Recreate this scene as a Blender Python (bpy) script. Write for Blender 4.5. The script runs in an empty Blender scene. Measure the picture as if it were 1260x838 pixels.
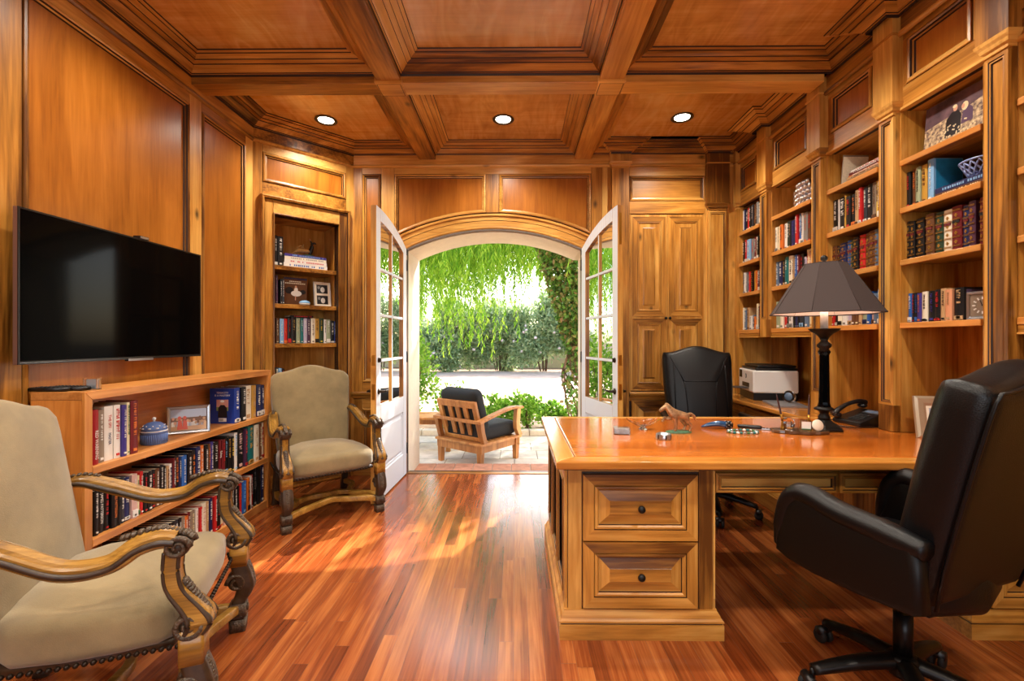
import bpy, bmesh, math, random
from mathutils import Vector, Matrix, Euler
PI = math.pi
R = math.radians
scn = bpy.context.scene
COL = scn.collection
random.seed(11)

# ---------------------------------------------------------------- camera, world, lights
cam_d = bpy.data.cameras.new('camera'); cam = bpy.data.objects.new('camera', cam_d); COL.objects.link(cam)
cam_d.sensor_width = 36; cam_d.lens = 36 * 560 / 1260; cam_d.clip_start = 0.02; cam_d.clip_end = 300
cam.location = (0, 0, 1.251); cam.rotation_euler = (R(90), 0, R(0.52))
scn.camera = cam
scn.view_settings.view_transform = 'Standard'; scn.view_settings.look = 'None'
scn.view_settings.gamma = 1; scn.view_settings.use_curve_mapping = False
scn.view_settings.exposure = 0.0

SUN_ROT = dict(az=-25.0, el=41.0)      # sun beyond the garden door, light travels towards -Y and a little -X
w = bpy.data.worlds.new('sky'); scn.world = w; w.use_nodes = True
nt = w.node_tree; nt.nodes.clear()
wo = nt.nodes.new('ShaderNodeOutputWorld'); bg = nt.nodes.new('ShaderNodeBackground'); sky = nt.nodes.new('ShaderNodeTexSky')
sky.sky_type = 'NISHITA'; sky.sun_disc = False; sky.sun_elevation = R(42); sky.sun_rotation = R(20); sky.air_density = 1.0; sky.dust_density = 2.5
bg.inputs['Strength'].default_value = 0.78
nt.links.new(sky.outputs[0], bg.inputs['Color']); nt.links.new(bg.outputs[0], wo.inputs['Surface'])
sun_d = bpy.data.lights.new('sun', 'SUN'); sun = bpy.data.objects.new('sun', sun_d); COL.objects.link(sun)
sun_d.energy = 15.0; sun_d.angle = R(0.6); sun_d.color = (1, .95, .86)
_d = Vector((math.sin(R(SUN_ROT['az'])) * math.cos(R(SUN_ROT['el'])), -math.cos(R(SUN_ROT['az'])) * math.cos(R(SUN_ROT['el'])), -math.sin(R(SUN_ROT['el']))))
sun.rotation_euler = _d.to_track_quat('-Z', 'Y').to_euler(); sun.location = (3, 14, 10)
SPOT_W = 84.0          # each recessed downlight
REAR_FILL_W = 52.0        # fill lamp added behind the camera, set in an invented window
wl = bpy.data.lights.new('rear_fill', 'AREA'); wl.shape = 'RECTANGLE'; wl.size = 2.4; wl.size_y = 1.7; wl.energy = REAR_FILL_W; wl.color = (1, .95, .88)
wlo = bpy.data.objects.new('rear_fill', wl); COL.objects.link(wlo); wlo.location = (-0.1, -2.66, 1.75); wlo.rotation_euler = (R(109), 0, 0)  # unseen fill lamp, tilted up to brighten the ceiling

# ---------------------------------------------------------------- materials
def lin(c):
    return tuple((x / 12.92 if x <= .04045 else ((x + .055) / 1.055) ** 2.4) for x in (v / 255 for v in c)) + (1,)
MATS = {}
def _new(name):
    m = bpy.data.materials.new(name); m.use_nodes = True; nt = m.node_tree
    b = nt.nodes['Principled BSDF']; MATS[name] = m
    return m, nt, b
def N(nt, t, **kw):
    n = nt.nodes.new(t)
    for k, v in kw.items():
        if k in n.inputs: n.inputs[k].default_value = v
        else: setattr(n, k, v)
    return n
def plain(name, c, rough=.5, metal=0, spec=.5, coat=0, noise=0, nscale=8, bump=0, bscale=60, emit=0, sheen=0):
    if name in MATS: return MATS[name]
    m, nt, b = _new(name)
    b.inputs['Base Color'].default_value = lin(c); b.inputs['Roughness'].default_value = rough
    b.inputs['Metallic'].default_value = metal; b.inputs['Specular IOR Level'].default_value = spec; b.inputs['Coat Weight'].default_value = coat
    if sheen: b.inputs['Sheen Weight'].default_value = sheen
    if emit: b.inputs['Emission Color'].default_value = lin(c); b.inputs['Emission Strength'].default_value = emit
    tc = N(nt, 'ShaderNodeTexCoord')
    if noise:
        n = N(nt, 'ShaderNodeTexNoise', Scale=nscale, Detail=5.0, Roughness=.6); nt.links.new(tc.outputs['Object'], n.inputs['Vector'])
        r = N(nt, 'ShaderNodeValToRGB'); c0 = lin(c)
        r.color_ramp.elements[0].position = .3; r.color_ramp.elements[1].position = .7
        r.color_ramp.elements[0].color = tuple(x * (1 - noise) for x in c0[:3]) + (1,)
        r.color_ramp.elements[1].color = tuple(min(1, x * (1 + noise)) for x in c0[:3]) + (1,)
        nt.links.new(n.outputs['Fac'], r.inputs['Fac']); nt.links.new(r.outputs['Color'], b.inputs['Base Color'])
    if bump:
        n2 = N(nt, 'ShaderNodeTexNoise', Scale=bscale, Detail=3.0); nt.links.new(tc.outputs['Object'], n2.inputs['Vector'])
        bp = N(nt, 'ShaderNodeBump', Strength=bump, Distance=.01); nt.links.new(n2.outputs['Fac'], bp.inputs['Height']); nt.links.new(bp.outputs['Normal'], b.inputs['Normal'])
    return m
def wood(name, dark, mid, light, axis='Z', grain=1.0, knots=0.0, rough=.34, coat=0.0, isl=.35, figure=0.0, blotch=.22, stretch=.13):
    m, nt, b = _new(name); L = nt.links.new
    b.inputs['Roughness'].default_value = rough; b.inputs['Coat Weight'].default_value = coat; b.inputs['Coat Roughness'].default_value = .16
    tc = N(nt, 'ShaderNodeTexCoord'); geo = N(nt, 'ShaderNodeNewGeometry')
    mul = N(nt, 'ShaderNodeMath', operation='MULTIPLY'); L(geo.outputs['Random Per Island'], mul.inputs[0]); mul.inputs[1].default_value = 41.0
    add = N(nt, 'ShaderNodeVectorMath', operation='ADD'); L(tc.outputs['Object'], add.inputs[0]); L(mul.outputs[0], add.inputs[1])
    def mapped(st):
        mp = N(nt, 'ShaderNodeMapping'); s = [1, 1, 1]; s['XYZ'.index(axis)] = st
        mp.inputs['Scale'].default_value = s; L(add.outputs[0], mp.inputs['Vector']); return mp
    mp1 = mapped(stretch)
    n1 = N(nt, 'ShaderNodeTexNoise', Scale=7 * grain, Detail=6.0, Roughness=.58, Distortion=1.1); L(mp1.outputs[0], n1.inputs['Vector'])
    mp2 = mapped(stretch * .35)
    n2 = N(nt, 'ShaderNodeTexNoise', Scale=75 * grain, Detail=2.0, Roughness=.5); L(mp2.outputs[0], n2.inputs['Vector'])
    mx = N(nt, 'ShaderNodeMix', data_type='FLOAT'); mx.inputs[0].default_value = .3; L(n1.outputs['Fac'], mx.inputs[2]); L(n2.outputs['Fac'], mx.inputs[3])
    fac = mx.outputs[0]
    if figure:
        mpf = N(nt, 'ShaderNodeMapping'); s = [.5, .5, .5]; s['XYZ'.index(axis)] = 2.2; mpf.inputs['Scale'].default_value = s; L(add.outputs[0], mpf.inputs['Vector'])
        wv = N(nt, 'ShaderNodeTexNoise', Scale=4.0, Detail=2.0, Distortion=2.2); L(mpf.outputs[0], wv.inputs['Vector'])
        mf = N(nt, 'ShaderNodeMix', data_type='FLOAT'); mf.inputs[0].default_value = figure; L(fac, mf.inputs[2]); L(wv.outputs['Fac'], mf.inputs[3]); fac = mf.outputs[0]
    sub = N(nt, 'ShaderNodeMath', operation='MULTIPLY_ADD'); L(geo.outputs['Random Per Island'], sub.inputs[0]); sub.inputs[1].default_value = isl; sub.inputs[2].default_value = -isl / 2
    ad = N(nt, 'ShaderNodeMath', operation='ADD'); L(fac, ad.inputs[0]); L(sub.outputs[0], ad.inputs[1])
    rp = N(nt, 'ShaderNodeValToRGB'); e = rp.color_ramp.elements
    e[0].position = .3; e[0].color = lin(dark); e[1].position = .72; e[1].color = lin(light); k = e.new(.5); k.color = lin(mid)
    L(ad.outputs[0], rp.inputs['Fac'])
    nb = N(nt, 'ShaderNodeTexNoise', Scale=2.3, Detail=3.0); L(add.outputs[0], nb.inputs['Vector'])
    mr = N(nt, 'ShaderNodeMapRange'); mr.inputs[1].default_value = .3; mr.inputs[2].default_value = .7; mr.inputs[3].default_value = 1 - blotch; mr.inputs[4].default_value = 1 + blotch * .6
    L(nb.outputs['Fac'], mr.inputs[0])
    val = mr.outputs[0]
    if knots:
        mk = mapped(.55)
        vo = N(nt, 'ShaderNodeTexVoronoi', Scale=4.6); L(mk.outputs[0], vo.inputs['Vector'])
        nk = N(nt, 'ShaderNodeTexNoise', Scale=30.0, Detail=2.0); L(mk.outputs[0], nk.inputs['Vector'])
        sep = N(nt, 'ShaderNodeSeparateColor'); L(vo.outputs['Color'], sep.inputs[0])
        gt = N(nt, 'ShaderNodeMath', operation='LESS_THAN'); L(sep.outputs[0], gt.inputs[0]); gt.inputs[1].default_value = knots
        pd = N(nt, 'ShaderNodeMath', operation='MULTIPLY_ADD'); L(nk.outputs['Fac'], pd.inputs[0]); pd.inputs[1].default_value = .05; L(vo.outputs['Distance'], pd.inputs[2])
        k1 = N(nt, 'ShaderNodeMapRange'); k1.inputs[1].default_value = .05; k1.inputs[2].default_value = .15; k1.inputs[3].default_value = .85; k1.inputs[4].default_value = 0.0; L(pd.outputs[0], k1.inputs[0])
        k2 = N(nt, 'ShaderNodeMath', operation='MULTIPLY'); L(k1.outputs[0], k2.inputs[0]); L(gt.outputs[0], k2.inputs[1])
        k3 = N(nt, 'ShaderNodeMath', operation='SUBTRACT'); k3.inputs[0].default_value = 1; L(k2.outputs[0], k3.inputs[1])
        k4 = N(nt, 'ShaderNodeMath', operation='MULTIPLY'); L(k3.outputs[0], k4.inputs[0]); L(val, k4.inputs[1]); val = k4.outputs[0]
    vm = N(nt, 'ShaderNodeVectorMath', operation='SCALE'); L(rp.outputs['Color'], vm.inputs[0]); L(val, vm.inputs['Scale'])
    L(vm.outputs[0], b.inputs['Base Color'])
    bp = N(nt, 'ShaderNodeBump', Strength=.08, Distance=.004); L(n2.outputs['Fac'], bp.inputs['Height']); L(bp.outputs['Normal'], b.inputs['Normal'])
    return m
AL = ((100, 58, 15), (184, 124, 48), (224, 172, 90))       # knotty alder, honey stain
for ax in 'XYZ': wood('alder_' + ax.lower(), *AL, axis=ax, knots=.8)
wood('veneer_z', (134, 74, 18), (164, 97, 28), (186, 116, 42), axis='Z', isl=.1, blotch=.15, rough=.28, grain=1.3)
wood('veneer_x', (172, 112, 48), (206, 148, 76), (230, 184, 116), axis='X', isl=.1, blotch=.18, figure=.45, rough=.26, coat=.35)
wood('cherry_y', (150, 88, 34), (198, 130, 64), (222, 160, 92), axis='Y', isl=.12, rough=.36)
wood('cherry_z', (150, 86, 32), (194, 124, 54), (216, 152, 80), axis='Z', isl=.12, rough=.36)
wood('desk_field', (164, 80, 20), (194, 104, 34), (212, 126, 50), axis='X', isl=.05, blotch=.1, rough=.12, coat=.6, stretch=.06)
wood('desk_border_x', (176, 108, 40), (212, 146, 66), (228, 170, 92), axis='X', rough=.2, coat=.4, knots=.15)
wood('desk_border_y', (176, 108, 40), (206, 138, 62), (222, 160, 86), axis='Y', rough=.2, coat=.4, knots=.15)
wood('floor_wood', (92, 38, 15), (140, 68, 29), (186, 112, 56), axis='Y', isl=.26, grain=1.6, rough=.24, coat=.5, stretch=.08, blotch=.15)
wood('shelf_edge_y', (150, 84, 26), (194, 124, 52), (218, 156, 82), axis='Y', rough=.38, knots=.1)
wood('teak', (150, 88, 34), (196, 132, 68), (220, 164, 98), axis='Z', rough=.5)
wood('carved_gold', (84, 56, 18), (146, 104, 38), (196, 148, 68), axis='Y', rough=.3, isl=.1, blotch=.3, grain=2)
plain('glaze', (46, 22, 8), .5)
plain('dark_walnut', (58, 42, 28), .38, noise=.45, nscale=30)
plain('carving', (74, 58, 42), .4, noise=.6, nscale=90, bump=.6, bscale=120)
plain('suede', (136, 118, 82), .9, noise=.26, nscale=5, bump=.15, bscale=300, sheen=.35)
plain('leather', (6, 6, 8), .38, spec=.3, bump=.12, bscale=260)
plain('leather_dark', (5, 4, 4), .45, spec=.25)
plain('plastic_black', (14, 14, 16), .35); plain('rubber', (18, 18, 18), .7)
plain('metal_black', (22, 20, 19), .35, metal=.6); plain('bronze', (44, 34, 26), .42, metal=.7, noise=.4, nscale=40)
plain('chrome', (200, 200, 205), .18, metal=1); plain('brass', (190, 140, 60), .3, metal=1); plain('silver', (170, 172, 176), .3, metal=.9)
plain('iron', (30, 28, 26), .45, metal=.5, noise=.4, nscale=60)
plain('white_paint', (208, 215, 224), .45); plain('stucco', (226, 212, 186), .9, noise=.05, nscale=20, bump=.2, bscale=90)
plain('tv_screen', (4, 5, 6), .08, spec=.05); plain('tv_edge', (150, 120, 112), .3, metal=.7)
plain('printer_white', (224, 220, 216), .4); plain('laptop', (168, 170, 176), .3, metal=.7)
plain('pages', (224, 212, 186), .8, noise=.1, nscale=120); plain('ivory', (232, 224, 206), .5)
plain('shade_brown', (62, 50, 48), .85, bump=.2, bscale=400); plain('shade_inner', (240, 226, 216), .8)
plain('candle_white', (226, 218, 210), .5)
plain('cushion_black', (13, 12, 12), .8, bump=.2, bscale=200, noise=.25, nscale=20)
plain('light_lens', (255, 244, 225), .5, emit=14); plain('light_trim', (70, 66, 62), .3, metal=.8)
def glass(name, tint=(1, 1, 1, 1), rough=0.0, ior=1.45, strong=1.0):
    m, nt, b = _new(name); nt.nodes.remove(b); L = nt.links.new
    o = nt.nodes['Material Output']; t = N(nt, 'ShaderNodeBsdfTransparent'); t.inputs['Color'].default_value = tint
    g = N(nt, 'ShaderNodeBsdfGlossy'); g.inputs['Roughness'].default_value = rough
    f = N(nt, 'ShaderNodeFresnel', IOR=ior); mu = N(nt, 'ShaderNodeMath', operation='MULTIPLY'); mu.inputs[1].default_value = strong; mu.use_clamp = True
    L(f.outputs[0], mu.inputs[0]); mx = N(nt, 'ShaderNodeMixShader'); L(mu.outputs[0], mx.inputs[0]); L(t.outputs[0], mx.inputs[1]); L(g.outputs[0], mx.inputs[2]); L(mx.outputs[0], o.inputs['Surface'])
    return m
glass('pane_glass', (.93, .97, .96, 1), strong=1.6)
m, nt_, b_ = _new('crystal'); b_.inputs['Transmission Weight'].default_value = 1; b_.inputs['Roughness'].default_value = .02; b_.inputs['IOR'].default_value = 1.5; b_.inputs['Base Color'].default_value = (.95, .97, 1, 1)

# ---------------------------------------------------------------- mesh helpers
class Frame:
    def __init__(s, o, u, v, n): s.o, s.u, s.v, s.n = Vector(o), Vector(u), Vector(v), Vector(n)
    def __call__(s, u, v, n=0): return s.o + s.u * u + s.v * v + s.n * n
WORLD = Frame((0, 0, 0), (1, 0, 0), (0, 1, 0), (0, 0, 1))
def inset_poly(p, d):
    n = len(p); out = []
    for i in range(n):
        a, b, c = Vector(p[i - 1]), Vector(p[i]), Vector(p[(i + 1) % n])
        e1 = (b - a).normalized(); e2 = (c - b).normalized()
        n1 = Vector((-e1.y, e1.x)); n2 = Vector((-e2.y, e2.x)); k = 1 + n1.dot(n2)
        out.append(b + (n1 + n2) * (d / max(k, .15)))
    return [(q.x, q.y) for q in out]
def rect(u0, u1, v0, v1): return [(u0, v0), (u1, v0), (u1, v1), (u0, v1)]
class MB:
    def __init__(s): s.v = []; s.f = []; s.m = []; s.s = []; s.mats = []
    def mi(s, mat):
        if mat not in s.mats: s.mats.append(mat)
        return s.mats.index(mat)
    def face(s, idx, mat, smooth=False): s.f.append(tuple(idx)); s.m.append(s.mi(mat)); s.s.append(smooth)
    def poly(s, pts, mat):
        b = len(s.v); s.v += [tuple(p) for p in pts]; s.face(range(b, b + len(pts)), mat)
    def box(s, x0, x1, y0, y1, z0, z1, mat, fr=WORLD, fm=None):
        """fm: {face: mat} with faces u-,u+,v-,v+,n-,n+"""
        b = len(s.v); fm = fm or {}
        for z in (z0, z1):
            for (x, y) in ((x0, y0), (x1, y0), (x1, y1), (x0, y1)): s.v.append(tuple(fr(x, y, z)))
        for key, q in (('n-', (0, 3, 2, 1)), ('n+', (4, 5, 6, 7)), ('v-', (0, 1, 5, 4)), ('u+', (1, 2, 6, 5)), ('v+', (2, 3, 7, 6)), ('u-', (3, 0, 4, 7))):
            s.face([b + i for i in q], fm.get(key, mat))
        return s
    def rings(s, rs, mats, closed=True, cap0=None, cap1=None, smooth=False):
        b = len(s.v); n = len(rs[0])
        for r_ in rs: s.v += [tuple(p) for p in r_]
        for k in range(len(rs) - 1):
            mt = mats[k] if isinstance(mats, (list, tuple)) else mats
            for i in range(n if closed else n - 1):
                j = (i + 1) % n
                s.face((b + k * n + i, b + k * n + j, b + (k + 1) * n + j, b + (k + 1) * n + i), mt, smooth)
        if cap0: s.face([b + i for i in range(n - 1, -1, -1)], cap0, smooth)
        if cap1: s.face([b + (len(rs) - 1) * n + i for i in range(n)], cap1, smooth)
        return s
    def panel(s, fr, poly, prof, mats, cap=None, smooth=False):
        return s.rings([[fr(u, v, h) for (u, v) in inset_poly(poly, d)] for d, h in prof], mats, True, None, cap, smooth)
    def prism(s, fr, poly, h0, h1, mat, side=None):
        return s.rings([[fr(u, v, h) for u, v in poly] for h in (h0, h1)], side or mat, True, mat, mat)
    def tube(s, pts, rad, mat, n=10, flat=1.0, cap=True, up=(0, 0, 1), smooth=True, section=None):
        pts = [Vector(p) for p in pts]; m = len(pts); rs = []
        rad = list(rad) if hasattr(rad, '__len__') else [rad] * m
        up = Vector(up)
        for i, p in enumerate(pts):
            t = (pts[min(i + 1, m - 1)] - pts[max(i - 1, 0)]).normalized()
            a = t.cross(up)
            if a.length < 1e-3: a = t.cross(Vector((1, 0, 0)) if abs(t.x) < .9 else Vector((0, 1, 0)))
            a.normalize(); c = a.cross(t).normalized()
            if section: rs.append([p + (a * x + c * y) * rad[i] for x, y in section])
            else: rs.append([p + a * (rad[i] * math.cos(q)) + c * (rad[i] * flat * math.sin(q)) for q in (2 * PI * k / n for k in range(n))])
        return s.rings(rs, mat, True, mat if cap else None, mat if cap else None, smooth)
    def lathe(s, prof, mat, n=24, o=(0, 0, 0), fr=None, smooth=True, cap=True, a0=0.0):
        o = Vector(o); fr = fr or Frame(o, (1, 0, 0), (0, 1, 0), (0, 0, 1))
        rs = [[fr(r_ * math.cos(a0 + 2 * PI * k / n), r_ * math.sin(a0 + 2 * PI * k / n), z) for k in range(n)] for r_, z in prof]
        return s.rings(rs, mat, True, (mat if not isinstance(mat, list) else mat[0]) if cap else None, (mat if not isinstance(mat, list) else mat[-1]) if cap else None, smooth)
    def ball(s, c, r, mat, n=12, k=8, sc=(1, 1, 1)):
        c = Vector(c); rs = []
        for j in range(1, k):
            a = PI * j / k; rs.append([c + Vector((r * sc[0] * math.sin(a) * math.cos(2 * PI * i / n), r * sc[1] * math.sin(a) * math.sin(2 * PI * i / n), -r * sc[2] * math.cos(a))) for i in range(n)])
        return s.rings(rs, mat, True, mat, mat, True)
    def pillow(s, fr, outline, t, r, mat, bulge=(0, 0), steps=5, core=(.62, .3)):
        """closed padded slab: outline (CCW u,v), thickness t, edge rounding r, centre bulges (front, back)"""
        cx = (min(p[0] for p in outline) + max(p[0] for p in outline)) / 2; cy = (min(p[1] for p in outline) + max(p[1] for p in outline)) / 2; rs = []
        hu = max(p[0] for p in outline) - cx; hv = max(p[1] for p in outline) - cy
        def ring(d, h, k=1.0):
            ku, kv = k * (1 - d / hu), k * (1 - d / hv)
            return [fr(cx + (u - cx) * ku, cy + (v - cy) * kv, h) for u, v in outline]
        h = t / 2
        seq = []
        for j in range(steps + 1):
            a = PI / 2 * j / steps; seq.append((r * (1 - math.sin(a)) , h - r * (1 - math.cos(a)) ))
        # seq from face edge (inset r, h) ... build front list from the rim outwards
        rim = [(r * (1 - math.sin(a)), (h - r) + r * math.cos(a)) for a in (PI / 2 * j / steps for j in range(steps + 1))]
        rs.append(ring(r, -h - bulge[1], core[1])); rs.append(ring(r, -h - bulge[1] * .7, core[0]))
        for d, z in rim: rs.append(ring(d, -z))
        for d, z in reversed(rim): rs.append(ring(d, z))
        rs.append(ring(r, h + bulge[0] * .7, core[0])); rs.append(ring(r, h + bulge[0], core[1]))
        return s.rings(rs, mat, True, mat, mat, True)
    def build(s, name, parent=None, bevel=0, smooth_angle=None, subsurf=0, loc=None, rot=None):
        me = bpy.data.meshes.new(name); me.from_pydata(s.v, [], s.f)
        for mt in s.mats: me.materials.append(MATS[mt])
        me.polygons.foreach_set('material_index', s.m); me.polygons.foreach_set('use_smooth', s.s)
        if smooth_angle is not None:
            me.polygons.foreach_set('use_smooth', [True] * len(s.f)); me.set_sharp_from_angle(angle=R(smooth_angle))
        me.update()
        o = bpy.data.objects.new(name, me); COL.objects.link(o)
        if parent is not None: o.parent = parent
        if loc is not None: o.location = loc
        if rot is not None: o.rotation_euler = rot
        if bevel:
            b = o.modifiers.new('bevel', 'BEVEL'); b.width = bevel; b.segments = 2; b.limit_method = 'ANGLE'; b.angle_limit = R(40)
        if subsurf:
            q = o.modifiers.new('sub', 'SUBSURF'); q.levels = subsurf; q.render_levels = subsurf
        return o
def empty(name, loc=(0, 0, 0), rz=0.0):
    o = bpy.data.objects.new(name, None); COL.objects.link(o); o.location = loc; o.rotation_euler = (0, 0, rz); o.empty_display_size = .1
    return o
def tag(o, label, cat, group=None, kind=None):
    o['label'] = label; o['category'] = cat
    if group: o['group'] = group
    if kind: o['kind'] = kind
    return o
def struct(o): o['kind'] = 'structure'; return o
def arc(cx, cy, r, a0, a1, n): return [(cx + r * math.cos(R(a0 + (a1 - a0) * i / n)), cy + r * math.sin(R(a0 + (a1 - a0) * i / n))) for i in range(n + 1)]
def rrect(w, h, r, n=5):
    o = []
    for cx, cy, a0 in ((w - r, h - r, 0), (-w + r, h - r, 90), (-w + r, -h + r, 180), (w - r, -h + r, 270)):
        for i in range(n + 1): a = R(a0 + 90 * i / n); o.append((cx + r * math.cos(a), cy + r * math.sin(a)))
    k = []
    for i, p in enumerate(o):
        q = o[(i + 1) % len(o)]; k.append(p); L = math.hypot(q[0] - p[0], q[1] - p[1]); m = int(L / .08)
        k += [(p[0] + (q[0] - p[0]) * j / (m + 1), p[1] + (q[1] - p[1]) * j / (m + 1)) for j in range(1, m + 1)]
    return k
def bez(p, n=12):
    """Catmull-Rom through the points p"""
    p = [Vector(q) for q in p]; out = []
    for i in range(len(p) - 1):
        a, b, c, d = p[max(i - 1, 0)], p[i], p[i + 1], p[min(i + 2, len(p) - 1)]
        for k in range(n):
            t = k / n; out.append(.5 * ((2 * b) + (c - a) * t + (2 * a - 5 * b + 4 * c - d) * t * t + (3 * b - a - 3 * c + d) * t ** 3))
    out.append(p[-1]); return out
def interp(vals, n):
    """resample a list of radii to n values"""
    o = []
    for i in range(n):
        x = i / (n - 1) * (len(vals) - 1); k = min(int(x), len(vals) - 2); o.append(vals[k] + (vals[k + 1] - vals[k]) * (x - k))
    return o
def text_mesh(name, body, size, mat, parent, mw, align='CENTER', depth=.0004, sx=1.0):
    cu = bpy.data.curves.new(name, 'FONT'); cu.body = body; cu.size = size; cu.align_x = align; cu.align_y = 'CENTER'; cu.extrude = depth; cu.resolution_u = 2
    to = bpy.data.objects.new(name, cu); COL.objects.link(to)
    dg = bpy.context.evaluated_depsgraph_get(); me = bpy.data.meshes.new_from_object(to.evaluated_get(dg))
    bpy.data.objects.remove(to); me.materials.clear(); me.materials.append(MATS[mat])
    for v in me.vertices: v.co.x *= sx
    o = bpy.data.objects.new(name, me); COL.objects.link(o)
    if parent: o.parent = parent
    o.matrix_local = mw; return o
# ================================================================ the room
XL, YB, XR, YREAR, ZC = -2.147, 4.26, 2.06, -2.6, 3.06
NA, NB = Vector((-2.147, 3.663, 0)), Vector((-1.527, 4.26, 0))
nu = (NB - NA).normalized(); NL = (NB - NA).length
FL = Frame((XL, 0, 0), (0, 1, 0), (0, 0, 1), (1, 0, 0))
FN = Frame(NA, nu, (0, 0, 1), (nu.y, -nu.x, 0))
FB = Frame((0, YB, 0), (1, 0, 0), (0, 0, 1), (0, -1, 0))
FR = Frame((XR, 0, 0), (0, -1, 0), (0, 0, 1), (-1, 0, 0))
FC = Frame((0, 0, ZC), (1, 0, 0), (0, -1, 0), (0, 0, -1))
# --- floor: strip boards running towards the garden door
f = MB(); rnd = random.Random(3); x = -2.45
while x < 2.75:
    y = YREAR - rnd.random() * 1.2
    while y < YB:
        l = rnd.uniform(.5, 1.9); y0, y1 = max(y, YREAR), min(y + l, YB)
        if y1 > y0: f.poly([(x, y0 + .0005, 0), (x + .0602, y0 + .0005, 0), (x + .0602, y1 - .0005, 0), (x, y1 - .0005, 0)], 'floor_wood')
        y += l
    x += .061
f.box(-2.5, 2.8, YREAR - .1, YB, -.06, -.0012, 'glaze')
struct(f.build('floor'))
# --- ceiling: one coffer panel per bay, each ringed by its crown moulding
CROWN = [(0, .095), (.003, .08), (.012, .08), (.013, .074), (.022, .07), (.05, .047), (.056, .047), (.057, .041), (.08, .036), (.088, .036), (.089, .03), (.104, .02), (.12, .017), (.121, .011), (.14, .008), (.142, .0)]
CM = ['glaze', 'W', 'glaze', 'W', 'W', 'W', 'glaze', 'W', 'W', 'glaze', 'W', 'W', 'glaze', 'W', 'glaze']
BXL, BXR = (-.906, -.75), (.54, .697)
CYS = [(2.946, 3.087), (1.655, 1.80), (.365, .51), (-.925, -.78), (-2.2, -2.06)]
PIL = [3.737, 3.085, 2.505, 1.935, 1.345, .77, .2]
def right_edge(y0, y1):
    pts = [(2.03, y0)]
    for yc in sorted(PIL):
        if y0 < yc - .085 and yc + .085 < y1: pts += [(2.03, yc - .07), (1.965, yc - .07), (1.965, yc + .07), (2.03, yc + .07)]
    return pts + [(2.03, y1)]
ce = MB()
def coffer(pts):
    poly = [(x, -y) for x, y in pts]
    a = sum(poly[i - 1][0] * poly[i][1] - poly[i][0] * poly[i - 1][1] for i in range(len(poly)))
    if a < 0: poly.reverse()
    # split the moulding by side so that the grain follows each length
    n = len(poly); rs = [inset_poly(poly, d) for d, h in CROWN]
    for i in range(n):
        j = (i + 1) % n; e = Vector(poly[j]) - Vector(poly[i]); wm = 'alder_x' if abs(e.x) > abs(e.y) else 'alder_y'
        b = len(ce.v)
        for k, (d, h) in enumerate(CROWN): ce.v += [tuple(FC(*rs[k][i], h)), tuple(FC(*rs[k][j], h))]
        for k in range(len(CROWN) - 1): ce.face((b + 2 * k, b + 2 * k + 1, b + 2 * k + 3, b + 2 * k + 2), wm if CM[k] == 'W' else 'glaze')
    ce.poly([FC(u, v, 0) for u, v in rs[-1]], 'veneer_x')
WF = -2.117   # face of the frieze board on the television wall
rows_y = [(3.087, 4.232)] + [(CYS[i + 1][1], CYS[i][0]) for i in range(4)]
for i, (y0, y1) in enumerate(rows_y):
    if i == 0: coffer([(WF, y0), (BXL[0], y0), (BXL[0], y1), (-1.513, y1), (WF, 3.651)])
    else: coffer([(WF, y0), (BXL[0], y0), (BXL[0], y1), (WF, y1)])
    coffer([(BXL[1], y0), (BXR[0], y0), (BXR[0], y1), (BXL[1], y1)])
    if i == 0: coffer([(BXR[1], y0)] + right_edge(y0, y1 - .0)[0:-1] + [(2.03, y1), (1.96, y1), (1.96, y1 - .05), (1.76, y1 - .05), (1.76, y1), (1.055, y1), (1.055, y1 - .05), (.875, y1 - .05), (.875, y1), (BXR[1], y1)])
    else: coffer([(BXR[1], y0)] + right_edge(y0, y1) + [(BXR[1], y1)])
ce.box(-2.4, 2.6, YREAR - .1, YB + .1, ZC + .05, ZC + .12, 'glaze')
struct(ce.build('ceiling'))
# --- beams
tr = MB()
for (x0, x1) in (BXL, BXR): tr.box(x0, x1, YREAR, 4.232, 2.934, 3.055, 'alder_y')
struct(tr.build('trim_1', bevel=.004))
tr = MB()
for (y0, y1) in CYS: tr.box(WF, BXL[0], y0, y1, 2.919, 3.055, 'alder_x'); tr.box(BXL[1] , BXR[0], y0, y1, 2.919, 3.055, 'alder_x'); tr.box(BXR[1], 1.985, y0, y1, 2.919, 3.055, 'alder_x')
struct(tr.build('trim_2', bevel=.004))
tr = MB()
for (y0, y1) in CYS:
    for (x0, x1) in (BXL, BXR):
        fr = Frame((0, 0, 2.934), (1, 0, 0), (0, -1, 0), (0, 0, -1))
        tr.panel(fr, rect(x0 - .012, x1 + .012, -y1 - .012, -y0 + .012), [(0, -.02), (0, .012), (.012, .022), (.016, .022)], ['alder_x', 'alder_x', 'glaze'], 'alder_x')
struct(tr.build('trim_3'))
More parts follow.
